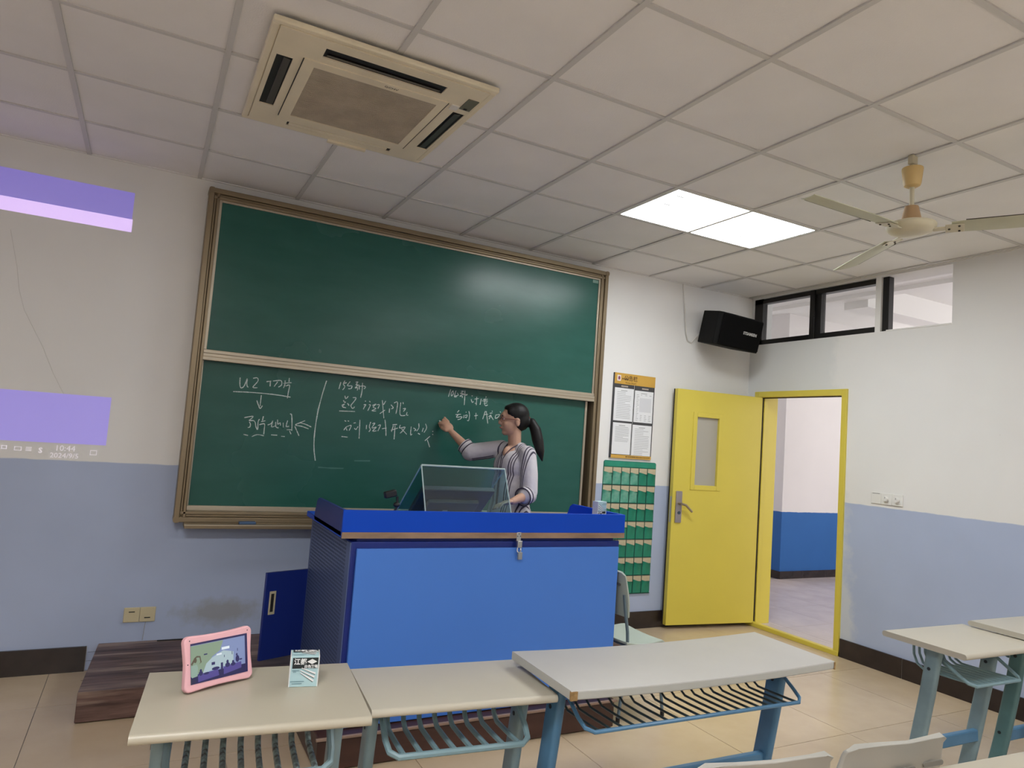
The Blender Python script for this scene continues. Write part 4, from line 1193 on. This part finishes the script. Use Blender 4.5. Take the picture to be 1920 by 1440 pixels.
# ================================================================== chairs
M['ch_grey'] = mat('grey_chair_plastic', (.40,.39,.355), .42, noise=(5, .08))
M['ch_pale'] = mat('pale_green_chair_plastic', (.46,.52,.46), .4, noise=(5, .06))
M['ch_frame'] = mat('chair_frame_blue_grey', (.14,.20,.24), .4)
M['ch_slot'] = mat('chair_slot_shadow', (.20,.19,.17), .8)
def chair(label, loc, rz, mp_, group, seat_h=.43, back_top=.80, bw=.42, detail=True):
    """faces local +y; backrest at local -y"""
    root = tag(empty('plastic_chair', (loc[0], loc[1], 0), rz), label, 'chair', group)
    n = 10; rings = []
    for i in range(n+1):
        t = i/n; y = -.19 + .39*t
        wv = .178 + .012*sin(pi*t)
        up_ = -.012*sin(pi*min(1, t*1.15)) - (.02*(max(0, t-.85)/.15)**2)
        ring = [(u*wv, y, seat_h + up_ + .008*u*u) for u in (-1,-.8,-.4,0,.4,.8,1)]
        ring += [(u*wv, y, seat_h + up_ + .008*u*u - .014) for u in (1,.8,.4,0,-.4,-.8,-1)]
        rings.append(ring)
    MB().loft(rings).build('seat', mp_, root, .004)
    rings = []; z0_ = seat_h + .14
    for i in range(8):
        t = i/7; z = z0_ + (back_top-z0_)*t
        yb = -.205 - .055*t
        wv = bw/2*(.93+.07*sin(pi*min(1, t*1.2)))
        lip = .003 if i == 7 else 0
        def cur(u): return .030*abs(u)**2.2
        zt_ = lambda u: z - (.020*abs(u)**6 if i == 7 else 0)
        ring = [(u*wv, yb + cur(u), zt_(u)) for u in (-1,-.85,-.5,0,.5,.85,1)]
        ring += [(u*wv, yb + cur(u) - .012 - lip, zt_(u)) for u in (1,.85,.5,0,-.5,-.85,-1)]
        rings.append(ring)
    bo = MB().loft(rings).build('backrest', mp_, root, .004)
    if detail:
        for k in range(3):
            u = -.6+.6*k
            MB().prism(rrect(.075, .013, .006, 3, u*bw/2, back_top-.075), 'y', -.2632+.030*abs(u)**2.2, -.2600+.030*abs(u)**2.2).build('hand_slot', M['ch_slot'], bo)
    for s in (-1, 1):
        x = s*.165
        MB().tube([(x*1.08, -.235, .012), (x*1.04, -.19, .25), (x, -.165, seat_h-.03), (x, -.175, seat_h+.06), (x, -.205, seat_h+.17), (x*.97, -.222, back_top-.13)], .011, 8).build('rear_leg', M['ch_frame'], root)
        MB().tube([(x*1.08, .20, .012), (x*1.03, .165, .25), (x, .135, seat_h-.035), (x, .09, seat_h-.022), (x, -.155, seat_h-.022)], .011, 8).build('front_leg', M['ch_frame'], root)
        MB().tube([(x*1.05, -.205, .19), (x*1.05, .175, .19)], .008, 8).build('side_stretcher', M['ch_frame'], root)
        for yy in (-.235, .20):
            MB().cyl((x*1.08, yy, 0), (x*1.08, yy, .025), .014, n=10).build('rubber_foot', M['blk'], root)
    MB().tube([(-.17, -.16, seat_h-.024), (.17, -.16, seat_h-.024)], .009, 8).build('cross_bar', M['ch_frame'], root)
    return root
GC = 'grey plastic chairs between the desk rows'
chair('grey plastic chair behind the grey double desk, beside the gap', (-3.592,-3.322), radians(-8), M['ch_grey'], GC, back_top=.815, bw=.43)
chair('grey plastic chair behind the grey double desk, nearer the doorway', (-3.158,-3.352), radians(-5), M['ch_grey'], GC, back_top=.812, bw=.395)
pch = chair('pale green plastic chair standing beside the blue podium', (-2.362,-1.40), radians(-90), M['ch_pale'], 'plastic chairs at the front', seat_h=.42, back_top=.815, bw=.38)
pch.scale = (1, .72, 1)
chair('grey plastic chair tucked under the desk against the right wall', (-.92,-3.105), radians(2), M['ch_grey'], 'grey plastic chairs by the wall', back_top=.74, bw=.40)

# ================================================================== tablet in a pink case
tb_ = tag(empty('tablet', (-4.737, -2.612, .7605), radians(25.5), (radians(-13), 0, radians(25.5))), 'tablet in a pink rubber case showing a classroom video, standing on cream desk', 'tablet')
M['pink'] = mat('pink_silicone', (.76,.42,.46), .55)
TW, TH = .205, .146
out = []
for (sx, sy, a0) in ((1,1,0),(-1,1,90),(-1,-1,180),(1,-1,270)):
    for k in range(6):
        a = radians(a0 + 90*k/5)
        out.append((sx*(TW/2-.016) + .016*cos(a), TH/2 + sy*(TH/2-.016) + .016*sin(a)))
    if (sx, sy) == (1,1): out += [(.04, TH-.003), (0, TH-.004), (-.04, TH-.003)]
    if (sx, sy) == (-1,1): out += [(-TW/2+.003, TH*.62), (-TW/2+.004, TH/2), (-TW/2+.003, TH*.38)]
    if (sx, sy) == (-1,-1): out += [(-.04, .003), (0, .004), (.04, .003)]
    if (sx, sy) == (1,-1): out += [(TW/2-.003, TH*.38), (TW/2-.004, TH/2), (TW/2-.003, TH*.62)]
MB().prism(out, 'y', -.010, .010).build('case', M['pink'], tb_, .004, seg=3)
SWd, SHt = .172, .106
def emis(name, c, s=.5): return mat(name, (.02,.02,.02), .15, emit=(c, s))
scr = MB().box(-SWd/2, SWd/2, -.0112, -.0095, (TH-SHt)/2, (TH+SHt)/2).build('screen', emis('screen_navy', (.007,.004,.075)), tb_, smooth=0)
def scr_poly(name, polys, c, lay):
    mb = MB()
    for poly in polys:
        mb.add([(-SWd/2 + u*SWd, -.0113 - .00012*lay, (TH+SHt)/2 - v*SHt) for u, v in poly], [tuple(range(len(poly)))])
    o = mb.build(name, emis('screen_' + name, c), scr, smooth=0)
    if len(polys) > 1: o['kind'] = 'stuff'
    return o
def ell(cu, cv, ru, rv, n=10): return [(cu+ru*cos(2*pi*k/n), cv+rv*sin(2*pi*k/n)) for k in range(n)]
def rc(a, b, c, d): return [(a,b),(c,b),(c,d),(a,d)]
scr_poly('video_backdrop', [rc(0,.05,.955,.78)], (.22,.28,.50), 1)
scr_poly('video_wall_green', [[(0,.06),(.56,.06),(.50,.30),(.36,.42),(.26,.76),(0,.78)]], (.24,.33,.23), 2)
scr_poly('video_wall_white', [[(.36,.44),(.56,.32),(.74,.40),(.74,.70),(.20,.78),(.26,.56)]], (.42,.54,.58), 3)
scr_poly('video_lamps', [rc(.53,.235,.67,.30), rc(.44,.375,.53,.415)], (.80,.88,.95), 4)
scr_poly('video_desks', [[(.12,.80),(.46,.76),(.48,.92),(.12,.97)], [(.56,.74),(.88,.70),(.88,.86),(.56,.93)]], (.075,.055,.27), 4)
scr_poly('video_students', [ell(.165,.70,.02,.035), ell(.165,.77,.035,.06), ell(.26,.80,.05,.03), ell(.42,.73,.07,.04), ell(.63,.63,.022,.05), ell(.63,.71,.045,.06), ell(.73,.66,.02,.04), ell(.73,.72,.045,.045), ell(.80,.50,.016,.035), ell(.81,.61,.035,.09), ell(.87,.64,.03,.02), rc(.35,.56,.41,.63), rc(.51,.62,.55,.80), rc(.57,.44,.58,.50), rc(.71,.39,.72,.47), rc(.81,.34,.82,.41), rc(.22,.31,.28,.34)], (.012,.010,.10), 5)
scr_poly('video_figure', [[(.0,.55),(.10,.53),(.12,.62),(.11,.82),(.02,.84),(.0,.80)]], (.28,.40,.33), 6)
scr_poly('video_figure_arms', [ell(.075,.43,.025,.06), [(.0,.50),(.06,.36),(.10,.32),(.16,.34),(.18,.50),(.13,.54),(.16,.50),(.145,.37),(.10,.36),(.02,.54)]], (.10,.08,.05), 7)
scr_poly('video_chairs', [rc(.0,.86,.012,1.0), rc(.03,.86,.04,.99), rc(.06,.88,.07,.99)], (.02,.03,.03), 6)
for (u, v) in ((-.088, TH-.012), (.088, TH-.012), (-.0935, TH/2)):
    MB().cyl((u, -.0108, v), (u, -.0098, v), .0016, n=8).build('case_hole', M['hole'], tb_)
MB().prism([(.011,.085),(.011,.070),(.048,.0115),(.054,.0125)], 'x', -.05, .05).build('kickstand', M['pink'], tb_, .001)
# ================================================================== the teacher writing on the board
def skin_mat():
    m = mat('skin', (.50,.29,.20), .55, noise=(20, .06)); return m
M['skin'] = skin_mat()
M['hair'] = mat('black_hair', (.007,.006,.006), .5, noise=(60, .4, (1,1,.2)), spec=.25)
M['trouser'] = mat('dark_trousers', (.02,.022,.03), .8)
M['shoe'] = mat('black_shoe', (.012,.012,.012), .5)
F = Vector((-.96,-.28,0)).normalized(); L = Vector((-F.y, F.x, 0)) * 1.0      # facing, her left
L = Vector((.28,-.96,0)).normalized(); Z = Vector((0,0,1))
B0 = Vector((-2.728, -.50, 0))
def bp(f, l, z): return B0 + F*f + L*l + Vector((0,0,z))
def shirt_mat():
    m = mat('striped_blouse', (.66,.62,.66), .75); g = NG(m)
    P, x, y, z = g.pos()
    s = g.math('ADD', g.math('MULTIPLY', g.math('SUBTRACT', x, B0.x), L.x), g.math('MULTIPLY', g.math('SUBTRACT', y, B0.y), L.y))
    s = g.math('ADD', s, g.math('MULTIPLY', g.math('SUBTRACT', z, 1.15), -.06))
    r = g.node('ShaderNodeValToRGB'); r.color_ramp.interpolation = 'CONSTANT'
    wh, dk = (.52,.49,.52,1), (.045,.035,.06,1)
    els = r.color_ramp.elements
    els[0].position = 0; els[0].color = wh
    els[1].position = .999; els[1].color = wh
    for c_ in (-.118,-.062,-.046,.052,.068,.084,.142,.158,.174):
        for (pp, cc) in ((c_-.0034, dk), (c_+.0034, wh)):
            e = els.new((pp+.25)/.5); e.color = cc
    g.nt.links.new(g.math('DIVIDE', g.math('ADD', s, .25), .5), r.inputs['Fac'])
    g.nt.links.new(r.outputs['Color'], g.b.inputs['Base Color'])
    n = g.node('ShaderNodeTexNoise'); n.inputs['Scale'].default_value = 14; g.nt.links.new(P, n.inputs['Vector'])
    b = g.node('ShaderNodeBump'); b.inputs['Strength'].default_value = .5; b.inputs['Distance'].default_value = .02
    g.nt.links.new(n.outputs['Fac'], b.inputs['Height']); g.nt.links.new(b.outputs['Normal'], g.b.inputs['Normal'])
    return m
M['shirt'] = shirt_mat()
M['stripe'] = mat('dark_cuff_stripe', (.045,.035,.06), .75)

tch = tag(empty('person', (0,0,0)), 'woman in striped white blouse with ponytail writing on the chalkboard', 'person')
# joints
shR = bp(-.005,-.130,1.440); elR = Vector((-2.958,-.285,1.405)); wrR = Vector((-3.058,-.165,1.528))
shL = bp(-.005, .132,1.415); elL = Vector((-2.690,-.690,1.150)); wrL = Vector((-2.865,-.790,1.112))
hipR, hipL = bp(0,-.085,.93), bp(0,.085,.93)
knR, knL = bp(.02,-.10,.56), bp(.0,.10,.56)
anR, anL = bp(.0,-.105,.235), bp(-.02,.105,.235)
# head frame
hf = Vector((-.93,.20,-.03)).normalized(); hl = Vector((-hf.y, hf.x, 0)).normalized(); hl = -hl if hl.dot(L) < 0 else hl
hu = hl.cross(hf) if hl.cross(hf).z > 0 else hf.cross(hl)
hc = Vector((-2.745,-.50,1.638))
def hp(f, l, u): return hc + hf*f + hl*l + hu*u
AX = (hf, hl, hu)
prims = [('e', hp(-.008,0,.030), AX, (.088,.070,.088)),
         ('e', hp(.022,0,-.035), AX, (.064,.056,.070)),
         ('e', hp(.056,0,-.083), AX, (.024,.026,.020)),          # chin
         ('e', hp(.072,0,.028), AX, (.020,.040,.030)),           # brow
         ('e', hp(.050,.026,-.030), AX, (.030,.022,.026)), ('e', hp(.050,-.026,-.030), AX, (.030,.022,.026)),
         ('c', [hp(.083,0,.012), hp(.093,0,-.008), hp(.098,0,-.019)], [.008,.010,.011]),
         ('e', hp(.090,0,-.026), AX, (.010,.015,.008)),
         ('e', hp(.080,0,-.052), AX, (.011,.020,.010)),
         ('e', hp(-.012,.070,-.012), AX, (.018,.009,.030)), ('e', hp(-.012,-.070,-.012), AX, (.018,.009,.030)),
         ('c', [hp(-.012,0,-.05), bp(-.008,0,1.455), bp(.015,0,1.425)], [.046,.047,.048]), ('e', bp(.048,0,1.412), (F,L,Z), (.046,.028,.050)),
         ('c', [bp(-.01,-.08,1.400), bp(-.01,.08,1.400)], [.046,.046]),
         ('e', bp(0,0,1.30), (F,L,Z), (.085,.135,.15)), ('e', bp(0,0,1.05), (F,L,Z), (.085,.125,.22)),
         ('e', bp(-.01,0,.93), (F,L,Z), (.10,.15,.11)),
         ('c', [shR, shR.lerp(elR,.5), elR], [.044,.038,.033]), ('c', [elR, elR.lerp(wrR,.4), wrR], [.034,.032,.022]),
         ('c', [shL, shL.lerp(elL,.5), elL], [.044,.038,.033]), ('c', [elL, elL.lerp(wrL,.4), wrL], [.034,.032,.022]),
         ('c', [hipR, knR, anR], [.078,.052,.034]), ('c', [hipL, knL, anL], [.078,.052,.034])]
# right hand pinching the chalk, on the board
tip = Vector((-3.110,-.060,1.600))
kn = Vector((-3.090,-.112,1.590)); a1 = (kn - wrR).normalized()
side = a1.cross(Vector((0,1,0))).normalized()        # across the palm
if side.z < 0: side = -side
pinch = tip + Vector((.018,-.020,-.010))
pc_ = wrR.lerp(kn, .55)
pn = a1.cross(side).normalized()
prims += [('e', pc_, (a1, side, pn), (.044,.036,.017))]
fin = [(+.030,.078,.0), (+.012,.076,.0), (-.007,.066,.1), (-.026,.052,.2)]
for k, (o, ln, cu) in enumerate(fin):
    base = kn + side*o*.85
    if k == 0: mid = base + a1*.018 + Vector((-.012,.022,.016)); end = pinch + side*.006
    elif k == 1: mid = base + a1*.014 + Vector((-.014,.026,.008)); end = pinch + side*-.004 + Vector((.004,.002,-.006))
    else:
        mid = base + a1*.012 + Vector((-.012,.030,-.002)); end = mid + Vector((.016,.008,-.026))
    prims.append(('c', [base, mid, end], [.0092,.0085,.0070]))
th0 = wrR.lerp(kn, .35) - side*.030
prims.append(('c', [th0, th0 + a1*.030 + Vector((-.010,.018,-.004)), pinch - side*.010 + Vector((.003,0,-.004))], [.0115,.010,.0080]))
# left hand, relaxed above the podium top
a2 = Vector((-.93,-.30,-.12)).normalized(); s2 = Vector((.28,-.90,.25)).normalized(); n2 = a2.cross(s2).normalized()
pl2 = wrL + a2*.050
prims += [('e', pl2, (a2, s2, n2), (.046,.036,.016))]
for k, (o, ln) in enumerate(((-.028,.066), (-.010,.074), (.009,.070), (.027,.056))):
    b_ = wrL + a2*.088 + s2*o
    prims.append(('c', [b_, b_ + a2*ln*.5 + Vector((0,0,-.006)), b_ + a2*ln*.85 + Vector((0,0,-.026))], [.0090,.0082,.0068]))
b_ = wrL + a2*.03 - s2*.030
prims.append(('c', [b_, b_ + a2*.028 - s2*.018 + Vector((0,0,-.006)), b_ + a2*.055 - s2*.022 + Vector((0,0,-.016))], [.0115,.010,.0075]))
body = blob('body', prims, M['skin'], tch, .0055, 3)

# face details
def small(name, c, r, m, axes=AX, parent=body, n=12):
    return MB().ellipsoid(c, axes, r, n, 8).build(name, m, parent, smooth=180)
M['eye_white'] = mat('eye_white', (.7,.68,.65), .3); M['iris'] = mat('dark_iris', (.02,.012,.008), .2)
M['lip'] = mat('lip_rose', (.45,.14,.12), .5)
for s in (1, -1):
    small('eye', hp(.078, .030*s, .010), (.008,.013,.006), M['eye_white'])
    small('iris', hp(.0845, .030*s, .010), (.003,.0055,.0055), M['iris'])
    small('eyebrow', hp(.0875, .031*s, .030), (.004,.018,.0034), M['hair'])
small('lips', hp(.0905, 0, -.0505), (.006,.019,.0050), M['lip'])
gl_ = MB(); M['specs'] = mat('red_brown_spectacles', (.16,.03,.02), .3)
for s in (1, -1):
    gl_.tube([hp(.094, .032*s + .023*cos(2*pi*k/18), .006 + .017*sin(2*pi*k/18)) for k in range(18)], .0017, 6, True)
    gl_.tube([hp(.093, .055*s, .012), hp(.06, .073*s, .010), hp(-.012, .076*s, .006), hp(-.03, .074*s, -.012)], .0019, 6)
gl_.tube([hp(.095, -.010, .010), hp(.098, 0, .013), hp(.095, .010, .010)], .0017, 6)
gl_.build('spectacles', M['specs'], tch)
# hair: cap, sides drawn back, tie and ponytail
hair = [('e', hp(-.020,0,.044), AX, (.093,.0765,.083)), ('e', hp(-.044,0,.004), AX, (.064,.073,.078)),
        ('e', hp(.012,.0,.084), AX, (.056,.054,.030)), ('e', hp(-.072,0,-.006), AX, (.040,.050,.058)),
        ('e', hp(.020,.050,.060), AX, (.036,.018,.032)), ('e', hp(.020,-.050,.060), AX, (.036,.018,.032)),
        ('c', [hp(-.100,.004,.010), hp(-.128,.020,-.006), hp(-.150,.044,-.06), hp(-.162,.066,-.13), hp(-.176,.084,-.20), hp(-.190,.094,-.265)], [.022,.030,.039,.040,.031,.007])]
ho_ = blob('hair', hair, M['hair'], tch, .006, 3)
MB().tube([hp(-.110+.0, .026*cos(2*pi*k/14), .004+.026*sin(2*pi*k/14)) for k in range(14)], .007, 6, True).build('hair_tie', M['specs'], ho_)

# blouse: loose body and three-quarter sleeves
sh = [('e', bp(.004,0,1.325), (F,L,Z), (.108,.150,.118)), ('e', bp(.004,0,1.15), (F,L,Z), (.116,.152,.22)), ('e', bp(.0,0,.98), (F,L,Z), (.132,.175,.20)),
      ('c', [bp(-.010,-.108,1.432), bp(-.024,-.036,1.452)], [.055,.046]), ('c', [bp(-.024,.036,1.448), bp(-.010,.108,1.412)], [.046,.055]), ('c', [bp(-.040,-.04,1.452), bp(-.040,.04,1.448)], [.044,.044]),
      ('c', [shR, shR.lerp(elR,.5) + Vector((0,0,-.006)), elR + Vector((0,0,-.008)), elR.lerp(wrR,.10)], [.060,.062,.062,.056]),
      ('c', [shL + L*.004, shL.lerp(elL,.5) + L*.008, elL + Vector((0,0,.02)), elL.lerp(wrL,.22)], [.060,.062,.060,.056]),]
so = blob('blouse', sh, M['shirt'], tch, .007, 5)
def ring_on(a, b, t, r, thick, name, m, par):
    c = a.lerp(b, t); d = (b-a).normalized(); u = d.orthogonal().normalized(); w_ = d.cross(u)
    return MB().tube([c + u*(r*cos(2*pi*k/20)) + w_*(r*sin(2*pi*k/20)) for k in range(20)], thick, 6, True).build(name, m, par)
for (a, b, ts, r) in ((elR, wrR, (.12, .28), .0555), (elL, wrL, (.20, .36), .0595)):
    for t in ts: ring_on(a, b, t, r, .0042, 'cuff_stripe', M['stripe'], so)
    cfr = MB(); d = (b-a).normalized(); u = d.orthogonal().normalized(); w_ = d.cross(u)
    rings = []
    for (tt, rr_) in ((-.02, .058), (.10, .0565), (.30, .0575), (.33, .0575), (.33, .053), (.10, .050), (-.02, .05)):
        c = a.lerp(b, tt); k_ = r/.0575
        rings.append([c + u*(rr_*k_*cos(2*pi*k/20)) + w_*(rr_*k_*sin(2*pi*k/20)) for k in range(20)])
    cfr.loft(rings, False).build('cuff', mat('cuff_cloth', (.52,.49,.52), .75), so, smooth=60)
# neckline with dark piping
nk = MB(); nk.tube([bp(.010,-.050,1.478), bp(.052,-.034,1.452), bp(.086,-.020,1.415), bp(.104,-.006,1.372), bp(.113,-.003,1.31), bp(.121,-.003,1.20), bp(.128,-.002,1.05)], .0032, 6)
nk.tube([bp(.010,.050,1.474), bp(.052,.034,1.448), bp(.086,.022,1.412), bp(.105,.010,1.372), bp(.114,.009,1.31), bp(.122,.009,1.20), bp(.129,.009,1.05)], .0032, 6)
nk.build('placket_piping', M['stripe'], so)
for (dx, dy, dz) in ((-.10,-.72,-.69), (.02,-.50,-.87)):
    dd_ = Vector((dx, dy, dz)).normalized()
    MB().tube([elR.lerp(wrR,.04) + dd_*.063 + Vector((0,0,-.006)), elR + dd_*.064 + Vector((.012,0,-.006)), elR.lerp(shR,.35) + dd_*.064 + Vector((0,0,-.005)), elR.lerp(shR,.7) + dd_*.062]  , .0036, 6).build('sleeve_stripe', M['stripe'], so)
# trousers and shoes
blob('trousers', [('e', bp(-.005,0,.90), (F,L,Z), (.118,.168,.12)), ('c', [hipR, knR, anR], [.092,.070,.060]), ('c', [hipL, knL, anL], [.092,.070,.060])], M['trouser'], tch, .010, 4)
for an in (anR, anL):
    q = Vector((an.x, an.y, PH))
    blob('shoe', [('e', q + F*.055 + Z*.034, (F,L,Z), (.118,.042,.032)), ('e', q - F*.01 + Z*.045, (F,L,Z), (.05,.038,.045))], M['shoe'], tch, .007, 2)
ck = MB().cyl(tip + Vector((-.004,.0085,.004)), pinch + Vector((.014,-.016,-.008)), .0052, .0055, 12)
tag(ck.build('chalk_stick', mat('white_chalk', (.85,.84,.80), .9)), 'short white chalk stick held against the board by the woman', 'chalk')

fcb = MB().tube([(-4.80,-.030,.153),(-4.66,-.035,.154),(-4.52,-.028,.154),(-4.42,-.05,.154),(-4.33,-.045,.156)], .004, 6)
tag(fcb.build('floor_cable', M['blk']), 'thin black cable lying on the platform along the front wall', 'cable')
